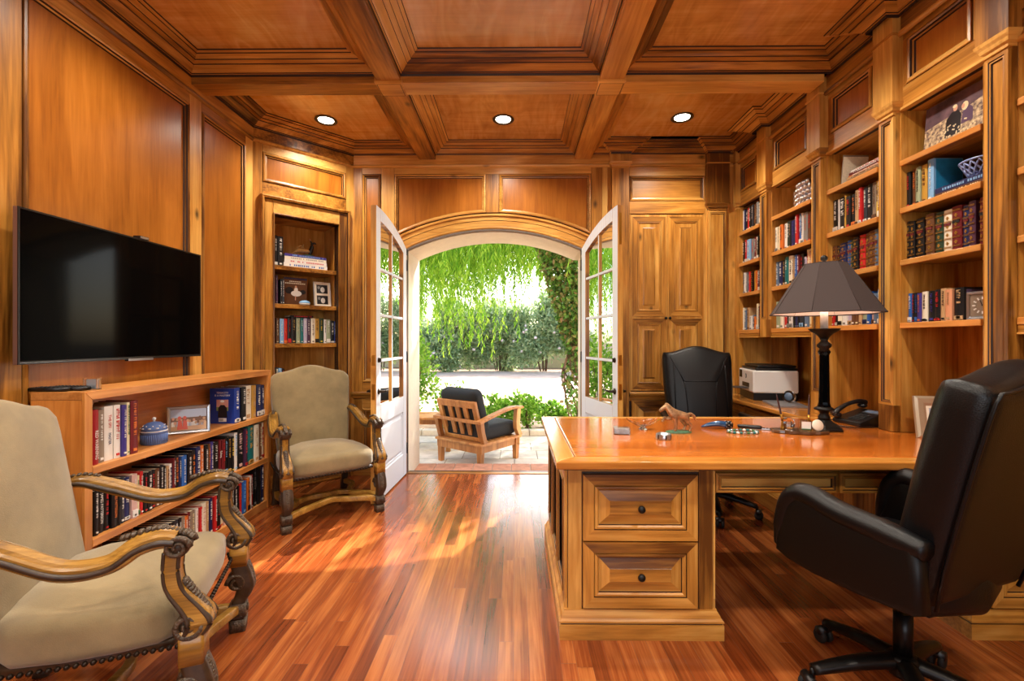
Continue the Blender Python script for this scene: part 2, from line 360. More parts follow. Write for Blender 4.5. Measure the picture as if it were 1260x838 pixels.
# --- mouldings shared by the wall panels
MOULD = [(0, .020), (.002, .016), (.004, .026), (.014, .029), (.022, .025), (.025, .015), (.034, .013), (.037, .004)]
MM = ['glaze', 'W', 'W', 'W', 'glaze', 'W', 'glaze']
def wpanel(mb, fr, poly, wh, wv='alder_z', cap='veneer_z', prof=MOULD, mm=MM):
    n = len(poly); rs = [inset_poly(poly, d) for d, h in prof]
    for i in range(n):
        j = (i + 1) % n; e = Vector(poly[j]) - Vector(poly[i]); wm = wh if abs(e.x) > abs(e.y) else wv
        b = len(mb.v)
        for k, (d, h) in enumerate(prof): mb.v += [tuple(fr(*rs[k][i], h)), tuple(fr(*rs[k][j], h))]
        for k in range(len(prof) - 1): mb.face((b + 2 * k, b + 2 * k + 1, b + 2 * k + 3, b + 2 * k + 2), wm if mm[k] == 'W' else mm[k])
    if cap: mb.poly([fr(u, v, prof[-1][1]) for u, v in rs[-1]], cap)
G = .0012
def vboard(mb, fr, u0, u1, v0, v1, h=.02, m='alder_z'): mb.box(u0 + G, u1 - G, v0 + G, v1 - G, -.03, h, m, fr)
def frieze(mb, fr, u0, u1, wh, v0=2.877, v1=3.0, h=.03):
    mb.box(u0, u1, v0 + .014, v1, -.03, h, wh, fr)
    mb.rings([[fr(u, v, q) for v, q in ((v0 - .016, .02), (v0 - .014, .026), (v0 - .004, .034), (v0 + .004, .036), (v0 + .012, .031), (v0 + .013, .0))] for u in (u0, u1)], wh, closed=False, smooth=False)
def rail_row(mb, fr, u0, u1, wh, z=.745):
    """chair rail"""
    mb.rings([[fr(u, v, q) for v, q in ((z - .035, .02), (z - .03, .034), (z - .012, .04), (z + .004, .052), (z + .02, .056), (z + .026, .05), (z + .028, .0))] for u in (u0, u1)], wh, closed=False)
def base_row(mb, fr, u0, u1, wh):
    mb.rings([[fr(u, v, q) for v, q in ((0, .045), (.11, .045), (.112, .04), (.118, .04), (.135, .032), (.15, .024), (.152, 0))] for u in (u0, u1)], wh, closed=False)
# --- wall_left (behind the television)
wm = MB(); wm.box(YREAR, NA.y + .02, 0, 3.06, -.06, -.002, 'glaze', FL)
cols = [(-1.4, -.35), (-.22, .76), (.88, 1.82), (1.94, 2.945), (3.06, 3.56)]
edges = [YREAR] + [e for c in cols for e in c] + [NA.y]
for a, b in zip(edges[0::2], edges[1::2]): vboard(wm, FL, a, b, 0, 2.9)
for a, b in cols:
    vboard(wm, FL, a, b, 2.797, 2.9, m='alder_y'); vboard(wm, FL, a, b, 0, .2, m='alder_y')
    wpanel(wm, FL, rect(a, b, .2, 2.797), 'alder_y')
frieze(wm, FL, YREAR, NA.y, 'alder_y'); base_row(wm, FL, YREAR, NA.y, 'alder_y')
struct(wm.build('wall_left'))
# --- wall_corner (the diagonal wall with the book niche)
wm = MB(); NO = (.17, .701, .80, 2.297); ND = .30        # niche opening and depth
for (a, b, c, d) in ((0, NO[0], 0, 3.06), (NO[1], NL, 0, 3.06), (NO[0], NO[1], NO[3], 3.06), (NO[0], NO[1], 0, NO[2])): wm.box(a, b, c, d, -.05, -.002, 'glaze', FN)
vboard(wm, FN, 0, .08, 0, 2.9); vboard(wm, FN, .76 + .02, NL, 0, 2.9)
vboard(wm, FN, .08, .78, 2.797, 2.9, m='alder_x'); vboard(wm, FN, .08, .78, 2.45, 2.552, m='alder_x')
wpanel(wm, FN, rect(.08, .78, 2.552, 2.797), 'alder_x')
# casing round the niche: a proud outer band and a flat inner frame
wm.panel(FN, rect(.062, .812, .0, 2.447), [(0, .02), (.001, .05), (.01, .056), (.026, .05), (.03, .034), (.034, .034)], ['alder_z', 'alder_z', 'alder_z', 'glaze', 'alder_z'])
for (a, b) in ((.096, NO[0] - .012), (NO[1] + .012, .778)): vboard(wm, FN, a, b, 0, 2.413, h=.034)
vboard(wm, FN, NO[0] - .012, NO[1] + .012, NO[3] + .012, 2.413, h=.034, m='alder_x'); vboard(wm, FN, NO[0] - .012, NO[1] + .012, 0, NO[2] - .012, h=.034, m='alder_x')
wm.panel(FN, rect(NO[0] - .014, NO[1] + .014, NO[2] - .014, NO[3] + .014), [(0, .034), (.001, .044), (.008, .046), (.013, .036), (.014, .0), (.014, -.03)], ['alder_z', 'alder_z', 'alder_z', 'glaze', 'alder_z'])
frieze(wm, FN, 0, NL, 'alder_x'); base_row(wm, FN, 0, NL, 'alder_x')
struct(wm.build('wall_corner'))
# --- wall_back with the arched garden opening
XO0, XO1, ZS, ZA = -1.022, .608, 2.11, 2.292
XOC = (XO0 + XO1) / 2; HA = (XO1 - XO0) / 2; RISE = ZA - ZS; RA = (HA * HA + RISE * RISE) / (2 * RISE); ZAC = ZA - RA
def arch_z(x, r=RA): return ZAC + math.sqrt(max(r * r - (x - XOC) ** 2, 0))
wm = MB()
wm.box(-1.527, XO0, 0, 3.06, -.05, -.002, 'glaze', FB); wm.box(XO1, 2.1, 0, 3.06, -.05, -.002, 'glaze', FB)
xs = [XO0 + (XO1 - XO0) * i / 32 for i in range(33)]
for a, b in zip(xs, xs[1:]): wm.poly([FB(a, arch_z(a), -.002), FB(b, arch_z(b), -.002), FB(b, 3.06, -.002), FB(a, 3.06, -.002)], 'glaze')
# stiles and rails
for a, b in ((-1.527, -1.438), (-1.259, -1.137)): vboard(wm, FB, a, b, 0, 2.9)
vboard(wm, FB, .80, .85, 0, 2.9)
for a, b in ((-1.438, -1.259),):
    vboard(wm, FB, a, b, 2.806, 2.9, m='alder_x'); wpanel(wm, FB, rect(a, b, .86, 2.806), 'alder_x'); vboard(wm, FB, a, b, .62, .86, m='alder_x'); wpanel(wm, FB, rect(a, b, .2, .62), 'alder_x'); vboard(wm, FB, a, b, 0, .2, m='alder_x')
vboard(wm, FB, -1.137, .698, 2.803, 2.9, m='alder_x')
RC = RA + .15
vb = MB()
def archpanel(a, b):
    k = 18; low = [(a + (b - a) * i / k, arch_z(a + (b - a) * i / k, RC)) for i in range(k + 1)]
    wm.panel(FB, low + [(b, 2.803), (a, 2.803)], MOULD, ['alder_x' if q == 'W' else q for q in MM], 'veneer_z')
archpanel(-1.137, -.282); archpanel(-.16, .698)
vboard(wm, FB, -.282, -.16, arch_z(-.2, RC) + .002, 2.803); vboard(wm, FB, .698, .80, 0, 2.9)
vboard(wm, FB, -1.137, XO0 - .0, 0, 2.05)
vboard(wm, FB, XO1, .698, 0, 2.05)
# the arched casing
ths = [PI / 2 + (i / 48 - .5) * 2 * math.asin(min(.999, (HA + .115) / RC)) for i in range(49)]
cas = [(RA - .004, -.04), (RA - .004, .03), (RA + .006, .036), (RA + .022, .034), (RA + .026, .026), (RA + .075, .026), (RA + .077, .03), (RA + .112, .03), (RA + .118, .042), (RA + .136, .042), (RA + .14, .02)]
wm.rings([[FB(XOC + r_ * math.cos(t), ZAC + r_ * math.sin(t), q) for t in ths] for r_, q in cas], ['glaze', 'alder_x', 'alder_x', 'glaze', 'alder_x', 'glaze', 'alder_x', 'alder_x', 'alder_x', 'alder_x'], closed=False)
# pilaster beside the closet, and the fluted corner pilaster
def pilaster(mb, fr, u0, u1, face, wh, zt=2.50, low=0.0, flute=True, blk=.06, capm=.03):
    c = (u0 + u1) / 2; hw = (u1 - u0) / 2
    mb.box(c - hw - .02, c + hw + .02, zt + .06, 2.99, -.03, face + blk, 'alder_z', fr)
    mb.box(c - hw - .026, c + hw + .026, 2.875, 2.885, -.03, face + blk + .008, wh, fr)
    prof = [(0, .0), (0, .012), (-.01, .02), (-.014, .034), (-.022, .046), (-.026, .06)]
    fr2 = Frame(fr(0, zt, 0), fr.u, -fr.n, fr.v)       # v axis = into the wall
    mb.rings([[fr2(u, v, h) for u, v in inset_poly(rect(c - hw, c + hw, -face, .03), d)] for d, h in prof], 'alder_x', True, 'alder_x', 'alder_x')
    mb.box(c - hw, c + hw, low, zt, -.03, face - (.014 if flute else 0), 'alder_z', fr)
    if flute:
        wpanel(mb, fr, rect(c - hw, c + hw, low + .14, zt - .01), wh, cap='alder_z', prof=[(0, face - .014), (0, face), (.014, face), (.017, face - .004), (.023, face - .003), (.026, face - .0105)], mm=['W', 'W', 'glaze', 'W', 'glaze'])
        mb.box(c - hw - .002, c + hw + .002, low, low + .14, -.03, face + .002, 'alder_z', fr)
pilaster(wm, FB, .885, 1.04, .05, 'alder_x', zt=2.84, flute=False, blk=.012)
pilaster(wm, FB, 1.775, 1.938, .05, 'alder_x', zt=2.455, blk=.02)
vboard(wm, FB, .85, .885, 0, 2.9, h=.012); vboard(wm, FB, 1.04, 1.052, 0, 2.9); vboard(wm, FB, 1.752, 1.775, 0, 2.9); vboard(wm, FB, 1.938, 2.06, 0, 2.9)
frieze(wm, FB, -1.527, .87, 'alder_x'); frieze(wm, FB, 1.055, 1.752, 'alder_x'); frieze(wm, FB, 1.96, 2.03, 'alder_x')
vboard(wm, FB, 1.052, 1.752, 2.78, 2.9, m='alder_x'); wpanel(wm, FB, rect(1.052, 1.752, 2.545, 2.78), 'alder_x', cap='alder_x'); vboard(wm, FB, 1.052, 1.752, 2.43, 2.545, m='alder_x')
for a, b in ((-1.527, XO0 - .1), (.71, .87)): rail_row(wm, FB, a, b, 'alder_x'); base_row(wm, FB, a, b, 'alder_x')
struct(wm.build('wall_back'))
# --- wall_right: pilasters and the panelled frieze over the book bays
wm = MB(); wm.box(-4.26, 2.6, 0, 3.06, -.46, -.36, 'alder_z', FR)           # the wall behind the bays and over the counter
BAYS = [(3.86, 4.225), (3.187, 3.682), (2.60, 3.03), (2.022, 2.456), (1.452, 1.886)]
ZO = 2.479
struct(wm.build('wall_right')); wm = MB()
wm.box(-4.24, -1.30, ZO - .0, 3.06, -.05, -.018, 'glaze', FR)
for yc in PIL[:5]: pilaster(wm, FR, -yc - .047, -yc + .047, .04, 'alder_y', zt=2.462, low=1.28 if yc > 3.5 else .762 if yc > 1.9 else 0, blk=.02)
pilaster(wm, FR, -4.252, -4.205, .03, 'alder_y', zt=2.462, low=.762, blk=.02, flute=False)
for (y0, y1) in BAYS:
    a, b = -y1 - .06, -y0 + .06
    vboard(wm, FR, a, b, ZO, 2.60, h=.004, m='alder_y'); vboard(wm, FR, a, b, 2.838, 2.9, h=.004, m='alder_y')
    u0, u1 = -y1 + .045, -y0 - .045
    vboard(wm, FR, a, u0, 2.60, 2.838, h=.004); vboard(wm, FR, u1, b, 2.60, 2.838, h=.004)
    wpanel(wm, FR, rect(u0, u1, 2.60, 2.838), 'alder_y', prof=[(d, h - .014) for d, h in MOULD])
    frieze(wm, FR, a, b, 'alder_y', h=.016)
    wm.rings([[FR(u, v, q) for v, q in ((ZO - .003, -.02), (ZO - .003, .004), (ZO + .0, .012), (ZO + .012, .012), (ZO + .014, .004))] for u in (a, b)], 'alder_y', closed=False)
gaps = [(4.24, BAYS[0][1])] + [(BAYS[i][0], BAYS[i + 1][1]) for i in range(4)] + [(BAYS[4][0], 1.30)]
for a, b in gaps: wm.box(-a + .0005, -b - .0005, 1.28 if b > 3.5 and a < 4.2 else .762 if a > 1.6 else 0, ZO + .1, -.30, .0, 'alder_z', FR)
for a, b in ((-1.29, 2.6),): wm.box(a, b, 0, 3.06, -.05, 0, 'alder_z', FR)
wm.box(-1.36, -1.29, 0, 3.06, -.40, .0, 'alder_z', FR)
struct(wm.build('trim_6'))
# --- wall_rear behind the camera, with an added window around the fill lamp
wm = MB(); FRr = Frame((0, YREAR, 0), (-1, 0, 0), (0, 0, 1), (0, 1, 0))
for (a, b, c, d) in ((-2.6, -1.1, 0, 3.06), (1.3, 2.4, 0, 3.06), (-1.1, 1.3, 0, .9), (-1.1, 1.3, 2.6, 3.06)): wm.box(a, b, c, d, -.1, 0, 'alder_z', FRr)
frieze(wm, FRr, -2.6, 2.4, 'alder_x'); base_row(wm, FRr, -2.6, 2.4, 'alder_x')
struct(wm.build('wall_rear'))
wm = MB()
for k in range(4): wm.box(-1.1 + .78 * k, -1.1 + .78 * k + .06, .9, 2.6, -.08, -.02, 'white_paint', FRr)
for k in range(3): wm.box(-1.1, 1.3, .9 + .82 * k, .96 + .82 * k, -.08, -.02, 'white_paint', FRr)
struct(wm.build('added_window_1'))
# ---------------------------------------------------------------- the stucco shell outside, sill and threshold
st = MB(); FS = Frame((0, 0, 0), (1, 0, 0), (0, 0, 1), (0, -1, 0))
Y0, Y1 = 4.32, 4.82; SX0, SX1 = XO0 - .004, .655
def sz(x): return arch_z(min(max(x, XO0), XO1)) - .012
st.box(-4.5, -1.3, -.4, 4.2, -Y1, -4.62, 'stucco', FS); st.box(-1.3, SX0, -.4, 4.2, -Y1, -Y0, 'stucco', FS); st.box(SX1, 5, -.4, 4.2, -Y1, -Y0, 'stucco', FS)
xs = [SX0 + (SX1 - SX0) * i / 32 for i in range(33)]
for a, b in zip(xs, xs[1:]):
    za, zb = sz(a), sz(b)
    st.poly([(a, Y0, za), (b, Y0, zb), (b, Y1, zb), (a, Y1, za)], 'stucco')
    st.poly([(a, Y1, za), (b, Y1, zb), (b, Y1, 4.2), (a, Y1, 4.2)], 'stucco'); st.poly([(b, Y0, zb), (a, Y0, za), (a, Y0, 4.2), (b, Y0, 4.2)], 'stucco')
struct(st.build('wall_outside'))
plain('brick', (178, 122, 92), .8, noise=.25, nscale=14); plain('stone_flag', (196, 186, 172), .85, noise=.22, nscale=6, bump=.3, bscale=40); plain('grout', (150, 138, 122), .95)
tr = MB(); tr.box(XO0 - .02, XO1 + .02, 4.262, 4.318, -.02, .006, 'alder_x'); tr.box(XO0 - .02, XO1 + .04, 4.318, 4.37, -.03, .001, 'metal_black')
struct(tr.build('trim_4', bevel=.003))
tr = MB(); x = SX0 - .005
while x < SX1: tr.box(x, x + .19, 4.372, 4.83, -.1, -.055, 'brick'); x += .197
tr.box(SX0 - .02, SX1 + .02, 4.371, 4.82, -.14, -.062, 'grout')
struct(tr.build('trim_5', bevel=.004))
# ---------------------------------------------------------------- french doors
def french_door(name, hinge, ang, mirror, label):
    W, T = .80, .045
    root = empty(name, (hinge[0], hinge[1], 0), ang); struct(root); root['label'] = label; root['category'] = 'door'
    def top(x): return arch_z(XO0 + x + .012) - .012
    F = Frame((0, 0, 0), (1, 0, 0), (0, 0, 1), (0, 1, 0))   # n = +y: the painted garden face at n = 0, the room face at n = -T
    PF = 'n+' ; WH, WD = 'white_paint', 'alder_z'
    def B(mb, u0, u1, v0, v1, n0=-T, n1=0, m=WD, paint=True): mb.box(u0, u1, v0, v1, n0, n1, m, F, {PF: WH} if paint else None)
    d = MB(); sw = .098
    zst = [.012, .2, .62, .745]
    # stiles
    def stile(u0, u1):
        a, b = top(u0), top(u1); q = [(u0, .012), (u1, .012), (u1, b), (u0, a)]
        d.rings([[F(u, v, n) for u, v in q] for n in (-T, 0)], WD, True, WD, WH)
    stile(0, sw); stile(W - sw, W)
    B(d, sw, W - sw, .012, .215); B(d, sw, W - sw, .60, .745)
    k = 14; xs = [sw + (W - 2 * sw) * i / k for i in range(k + 1)]
    for a, b in zip(xs, xs[1:]): d.rings([[F(a, top(a) - .098, n), F(b, top(b) - .098, n), F(b, top(b), n), F(a, top(a), n)] for n in (-T, 0)], WD, True, WD, WH)
    # muntins
    zs = [1.094, 1.45, 1.81]; xm = W / 2
    for z in zs: B(d, sw, W - sw, z - .011, z + .011, -T + .006, -.006)
    B(d, xm - .011, xm + .011, .745, top(xm) - .09, -T + .006, -.006)
    o = d.build('door_frame', root, bevel=.003)
    pn = MB(); pn.panel(F, rect(sw, W - sw, .215, .60), [(0, 0), (.004, -.008), (.022, -.008), (.024, -.016), (.05, -.006), (.056, -.006)], [WH] * 5, WH)
    pn.box(sw, W - sw, .215, .60, -T + .008, -.018, WD, F)
    pn.build('lower_panel', root)
    cols = [(sw, xm - .011), (xm + .011, W - sw)]; rz = [.745] + zs + [None]
    for (a, b) in cols:
        for i in range(4):
            z0 = rz[i] + (.011 if i else 0); g = MB()
            if i < 3: q = [(a, z0), (b, z0), (b, rz[i + 1] - .011), (a, rz[i + 1] - .011)]
            else: q = [(a, z0), (b, z0)] + [(b + (a - b) * t / 6, top(b + (a - b) * t / 6) - .098) for t in range(7)]
            g.prism(F, q, -T / 2 - .002, -T / 2 + .002, 'pane_glass'); g.build('glass_pane', root)
    # lever handles, escutcheons and the bolt on the free stile
    h = MB(); xh = W - .05; zh = .86
    for sg, n0 in ((1, 0), (-1, -T)):
        h.lathe([(.024, 0), (.024, .006), (.012, .01), (.009, .03), (.009, .045)], 'bronze', 14, fr=Frame(F(xh, zh, n0), F.u, F.v, F.n * sg))
        h.tube([F(xh, zh, n0 + sg * .04), F(xh - .05, zh, n0 + sg * .046), F(xh - .105, zh + .004, n0 + sg * .044)], [.009, .008, .006], 'bronze', 8)
        h.lathe([(.02, 0), (.02, .005), (.01, .008)], 'bronze', 14, fr=Frame(F(xh, zh + .24, n0), F.u, F.v, F.n * sg))
        h.box(xh - .006, xh + .006, zh + .225, zh + .255, n0 + (.006 if sg > 0 else -.02), n0 + (.02 if sg > 0 else -.006), 'bronze', F)
    h.build('door_handle', root)
    e = MB(); e.box(W - .0005, W + .0012, zh - .06, zh + .06, -T / 2 - .012, -T / 2 + .012, 'brass', F); e.box(W - .0005, W + .0012, zh + .2, zh + .28, -T / 2 - .012, -T / 2 + .012, 'brass', F)
    if mirror: e.box(W - .0005, W + .002, 1.98, 2.22, -T / 2 - .01, -T / 2 + .01, 'brass', F)
    e.build('latch_plate', root)
    hg = MB()
    for z in (.25, 1.1, 1.95): hg.tube([F(-.004, z - .05, 0.004), F(-.004, z + .05, .004)], .007, 'bronze', 8)
    hg.build('hinge', root)
    if mirror: root.scale = (-1, 1, 1)
    return root
# garden side painted white, room side stained; both leaves stand open into the room
french_door('door_1', (XO0, 4.235), R(-92.6), False, 'arched french door standing open beside the suede armchair')
french_door('door_2', (XO1, 4.235), R(90 + 11.5 - 0), True, 'arched french door standing open beside the tall closet')
# ================================================================ built-in bookcases
SHZ = [2.24, 1.956, 1.679, 1.346]
BAY_LABEL = ['narrow built-in book bay next to the panelled corner, shelves full of books', 'built-in book bay with the silver beaded basket on top', 'built-in book bay behind the lampshade, magazines on its top shelf',
             'built-in book bay holding the photograph of a couple', 'built-in book bay cut off behind the near black chair']
for i, (y0, y1) in enumerate(BAYS):
    rt = empty('bookcase', (XR + .16, (y0 + y1) / 2, 1.28)); tag(rt, BAY_LABEL[i], 'bookcase', 'built-in book bays on one wall')
    O = rt.location; fr = Frame((XR - O.x, -O.y, -O.z), (0, -1, 0), (0, 0, 1), (-1, 0, 0)); u0, u1 = -y1, -y0
    m = MB(); m.box(u0, u1, .765, ZO, -.315, -.30, 'alder_z', fr); m.build('back_panel', rt)
    for (a, b) in ((u0, u0 + .004), (u1 - .004, u1)):
        m = MB(); m.box(a, b, (1.28 if i in (0, 1, 4) else .762), ZO, -.30, .001, 'alder_z', fr); m.build('side_panel', rt)
    m = MB(); m.box(u0 + .001, u1 - .001, ZO - .0, ZO + .018, -.30, -.05, 'alder_y', fr); m.build('top_panel', rt)
    for k, z in enumerate(SHZ):
        zz = z - (.03 if (k == 0 and i == 3) else 0)
        m = MB(); th = .030
        m.box(u0 + .0045, u1 - .0045, zz - .02, zz, -.30, -.002, 'alder_y', fr); m.box(u0 + .0045, u1 - .0045, zz - th - (.002 if i < 3 else 0), zz - .0005, -.001, .012, 'shelf_edge_y', fr); m.build('shelf', rt, bevel=.003)
    if i in (0, 1, 4):
        m = MB(); m.box(u0 + .005, u1 - .005, 1.284, 1.314, -.02, .008, 'alder_y', fr); m.box(u0 + .005, u1 - .005, 1.276, 1.284, -.02, .014, 'alder_y', fr); m.build('apron', rt, bevel=.002)
# niche shelves
rt = empty('wall_niche_shelving', NA + nu * .435); rt.name = 'niche_bookcase'; tag(rt, 'recessed bookcase niche in the diagonal wall above the suede armchair', 'bookcase')
O = rt.location; fr = Frame(NA - O, nu, (0, 0, 1), (nu.y, -nu.x, 0))
m = MB(); m.box(NO[0], NO[1], NO[2], NO[3], -ND - .02, -ND, 'alder_z', fr); m.build('back_panel', rt)
for a, b in ((NO[0] - .03, NO[0]), (NO[1], NO[1] + .03)):
    m = MB(); m.box(a, b, NO[2], NO[3] + .02, -ND, -.005, 'alder_z', fr); m.build('side_panel', rt)
m = MB(); m.box(NO[0] - .02, NO[1] + .02, NO[3], NO[3] + .02, -ND, -.005, 'alder_x', fr); m.build('top_panel', rt)
for z in (1.886, 1.562, 1.227, .89): m = MB(); m.box(NO[0], NO[1], z - .036, z, -ND, -.006, 'alder_x', fr); m.build('shelf', rt, bevel=.003)
m = MB(); m.box(NO[0], NO[1], NO[2] - .02, NO[2], -ND, -.005, 'alder_x', fr); m.build('base_panel', rt)
# ---------------------------------------------------------------- raised panel fronts
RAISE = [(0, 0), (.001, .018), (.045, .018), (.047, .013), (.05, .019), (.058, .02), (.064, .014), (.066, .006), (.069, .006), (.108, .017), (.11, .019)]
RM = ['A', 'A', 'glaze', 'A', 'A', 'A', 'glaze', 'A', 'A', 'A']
def front(mb, fr, u0, u1, v0, v1, h0, wh, wv='alder_z', prof=RAISE, rm=RM, k=1.0):
    poly = rect(u0, u1, v0, v1)
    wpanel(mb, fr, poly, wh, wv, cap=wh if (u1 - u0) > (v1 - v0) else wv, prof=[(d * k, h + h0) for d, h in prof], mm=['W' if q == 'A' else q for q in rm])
def knob(parent, p, n, r=.013, mat='iron'):
    m = MB(); n = Vector(n); a = n.orthogonal().normalized(); b = n.cross(a)
    m.lathe([(.008, 0), (.005, .006), (.006, .012), (r, .017), (r, .023), (r * .7, .028), (.002, .03)], mat, 16, fr=Frame(p, a, b, n)); return m.build('knob', parent)
# tall closet in the back wall
rt = empty('closet_cabinet', (1.40, YB - .02, 0)); tag(rt, 'tall alder closet with paired raised-panel doors behind the desk', 'cabinet'); O = rt.location
fr = Frame(Vector((0, YB, 0)) - O, (1, 0, 0), (0, 0, 1), (0, -1, 0))
m = MB(); m.box(1.054, 1.75, .0, 2.428, 0, .004, 'glaze', fr); m.box(1.053, 1.066, .75, 2.428, -.02, .02, 'alder_z', fr); m.box(1.74, 1.751, .75, 2.428, -.02, .02, 'alder_z', fr); m.build('carcass', rt)
for (a, b, kx) in ((1.068, 1.402, 1.385), (1.405, 1.739, 1.422)):
    d = MB(); d.box(a + .0, b, .785, 2.42, .005, .02, 'alder_z', fr)
    for (z0, z1) in ((1.475, 2.40), (.80, 1.455)): front(d, fr, a + .012, b - .012, z0, z1, .006, 'alder_x')
    o = d.build('door', rt); knob(o, fr(kx, 1.458, .024), (0, -1, 0))
lw = MB(); lw.rings([[fr(u, v, q) for v, q in ((.71, .02), (.716, .05), (.735, .055), (.75, .075), (.766, .08), (.774, .074), (.775, 0))] for u in (1.045, 1.76)], 'alder_x', closed=False); lw.build('ledge', rt)
for (a, b) in ((1.068, 1.402), (1.405, 1.739)):
    d = MB(); front(d, fr, a, b, .2, .70, .03, 'alder_x'); d.box(a, b, .2, .7, 0, .03, 'alder_z', fr); d.build('lower_door', rt)
m = MB(); base_row(m, fr, 1.05, 1.752, 'alder_x'); m.box(1.05, 1.752, 0, .2, 0, .03, 'alder_x', fr); m.box(1.05, 1.752, .69, .72, 0, .03, 'alder_x', fr); m.build('plinth', rt)
# counter return under the far bays
rt = empty('counter_cabinet', (2.1, 3.6, 0)); tag(rt, 'built-in counter cabinet under the book bays, carrying the white printer', 'cabinet'); O = rt.location
fr = Frame(-O, (1, 0, 0), (0, 1, 0), (0, 0, 1))
m = MB(); m.box(1.835, 2.415, 2.95, 4.2, .728, .76, 'desk_border_y', fr); m.build('worktop', rt, bevel=.008)
m = MB(); m.box(1.92, 2.415, 2.95, 4.2, .0, .727, 'alder_z', fr); frc = Frame(Vector((1.92, 0, 0)) - O, (0, -1, 0), (0, 0, 1), (-1, 0, 0))
for a, b in ((-4.22, -3.82), (-3.8, -3.4), (-3.38, -2.98)): front(m, frc, a, b, .16, .70, .001, 'alder_y')
base_row(m, frc, -4.24, -2.96, 'alder_y'); m.build('carcass', rt)

# ================================================================ the desk
desk = empty('partners_desk', (1.1, 2.4, 0)); tag(desk, "large alder partners' desk with glossy orange top and drawer pedestals", 'desk'); O = desk.location
W_ = Frame(-O, (1, 0, 0), (0, 1, 0), (0, 0, 1))
tx0, tx1, ty0, ty1 = .163, 2.40, 1.846, 2.945
def slab(mb, poly, z0, z1, mat, r=.012):
    rim = [(0 + r, z0), (r * .3, z0 + r * .3), (0, z0 + r)] + [(0, z1 - r), (r * .3, z1 - r * .3), (r, z1)]
    mb.rings([[W_(u, v, z) for u, v in inset_poly(poly, d)] for d, z in rim], mat, True, mat, mat)
m = MB(); bw = .085; g = .001
def sl(pts, mat):      # border board with a mitred end, rounded on the outer edge only through the bevel
    m.prism(W_, pts, .726, .76, mat)
sl([(tx0, ty0), (tx1, ty0), (tx1, ty0 + bw - g), (tx0 + bw, ty0 + bw - g)], 'desk_border_x')
sl([(tx0, ty0), (tx0 + bw - g, ty0 + bw), (tx0 + bw - g, ty1 - .05), (tx0, ty1)], 'desk_border_y')
sl([(tx0, ty1), (tx0 + bw, ty1 - .05), (tx1, ty1 - .05), (tx1, ty1)], 'desk_border_x')
m.box(tx0 + bw + .0015, tx1, ty0 + bw + .0015, ty1 - .051, .73, .7595, 'desk_field', W_)
m.box(tx0 + .03, tx1, ty0 + .03, ty1 - .03, .715, .727, 'glaze', W_)
m.build('desktop', desk, bevel=.007)
def pedestal(name, x0, x1, y0, y1, drawers, left_side, right_side):
    p = MB(); p.box(x0 + .008, x1 - .008, y0 + .008, y1, .0, .716, 'glaze', W_)
    FD = Frame(Vector((0, y0, 0)) - O, (1, 0, 0), (0, 0, 1), (0, -1, 0)); n0 = -.008
    e = .072
    for a, b in ((x0 + .014, x0 + e), (x1 - e, x1 - .014)): p.box(a, b, .10, .712, n0, .0, 'alder_z', FD)
    p.box(x0 + e, x1 - e, .698, .712, n0, 0, 'alder_x', FD); p.box(x0 + e, x1 - e, .10, .118, n0, 0, 'alder_x', FD)
    # reeded corner strips
    for a in (x0 + .0, x1 - .012):
        p.box(a, a + .012, .10, .712, -.03, -.006, 'alder_z', FD); p.box(a + .002, a + .01, .16, .70, -.02, -.002, 'alder_z', FD)
    for X_, sgn, on in ((x0, -1, left_side), (x1, 1, right_side)):
        FSd = Frame(Vector((X_, 0, 0)) - O, (0, -sgn * -1.0, 0), (0, 0, 1), (sgn, 0, 0))
        FSd = Frame(Vector((X_, 0, 0)) - O, (0, 1, 0) if sgn > 0 else (0, -1, 0), (0, 0, 1), (sgn, 0, 0))
        ya, yb = (y0 + .03, y1) if sgn > 0 else (-y1, -y0 - .03)
        nP = 3; wdt = (yb - ya) / nP
        if on == 'panel':
            p.box(ya, yb, .10, .16, -.008, .0, 'alder_y', FSd); p.box(ya, yb, .655, .712, -.008, 0, 'alder_y', FSd)
            for k in range(nP + 1): p.box(max(ya, ya + k * wdt - .025), min(yb, ya + k * wdt + .025), .16, .655, -.008, 0, 'alder_z', FSd)
            for k in range(nP): wpanel(p, FSd, rect(ya + k * wdt + .025, ya + (k + 1) * wdt - .025, .16, .655), 'alder_y', cap='alder_z', prof=[(d * .8, h * .5 - .01) for d, h in MOULD])
        else:
            k = ya
            while k < yb - .01: p.box(k, min(k + .075, yb) - .003, .10, .712, -.008, 0, 'alder_z', FSd); k += .078
    o = p.build(name, desk, bevel=.0015)
    b = MB(); poly = rect(x0, x1, y0, y1)
    prof = [(-.024, 0), (-.024, .062), (-.019, .064), (-.018, .069), (-.024, .071), (-.024, .078), (-.016, .086), (-.012, .098), (-.003, .112), (-.002, .118), (.01, .118)]
    b.rings([[W_(u, v, z) for u, v in inset_poly(poly, d)] for d, z in prof], ['alder_x', 'alder_x', 'glaze', 'glaze', 'alder_x', 'alder_x', 'alder_x', 'alder_x', 'alder_x', 'alder_x'])
    b.build('plinth', o)
    return o, FD
po, FD = pedestal('pedestal', .205, .842, 1.925, 2.88, True, 'panel', 'board')
for z0, z1 in ((.409, .688), (.126, .404)):
    d = MB(); front(d, FD, .281, .762, z0, z1, -.006, 'alder_x', k=1.02); d.box(.281, .762, z0, z1, -.02, -.006, 'alder_x', FD); o = d.build('drawer', desk)
    knob(o, FD(.522, (z0 + z1) / 2, .012), (0, -1, 0), .0155)
po, FD = pedestal('pedestal', 1.925, 2.385, 1.94, 2.93, True, 'board', 'board')
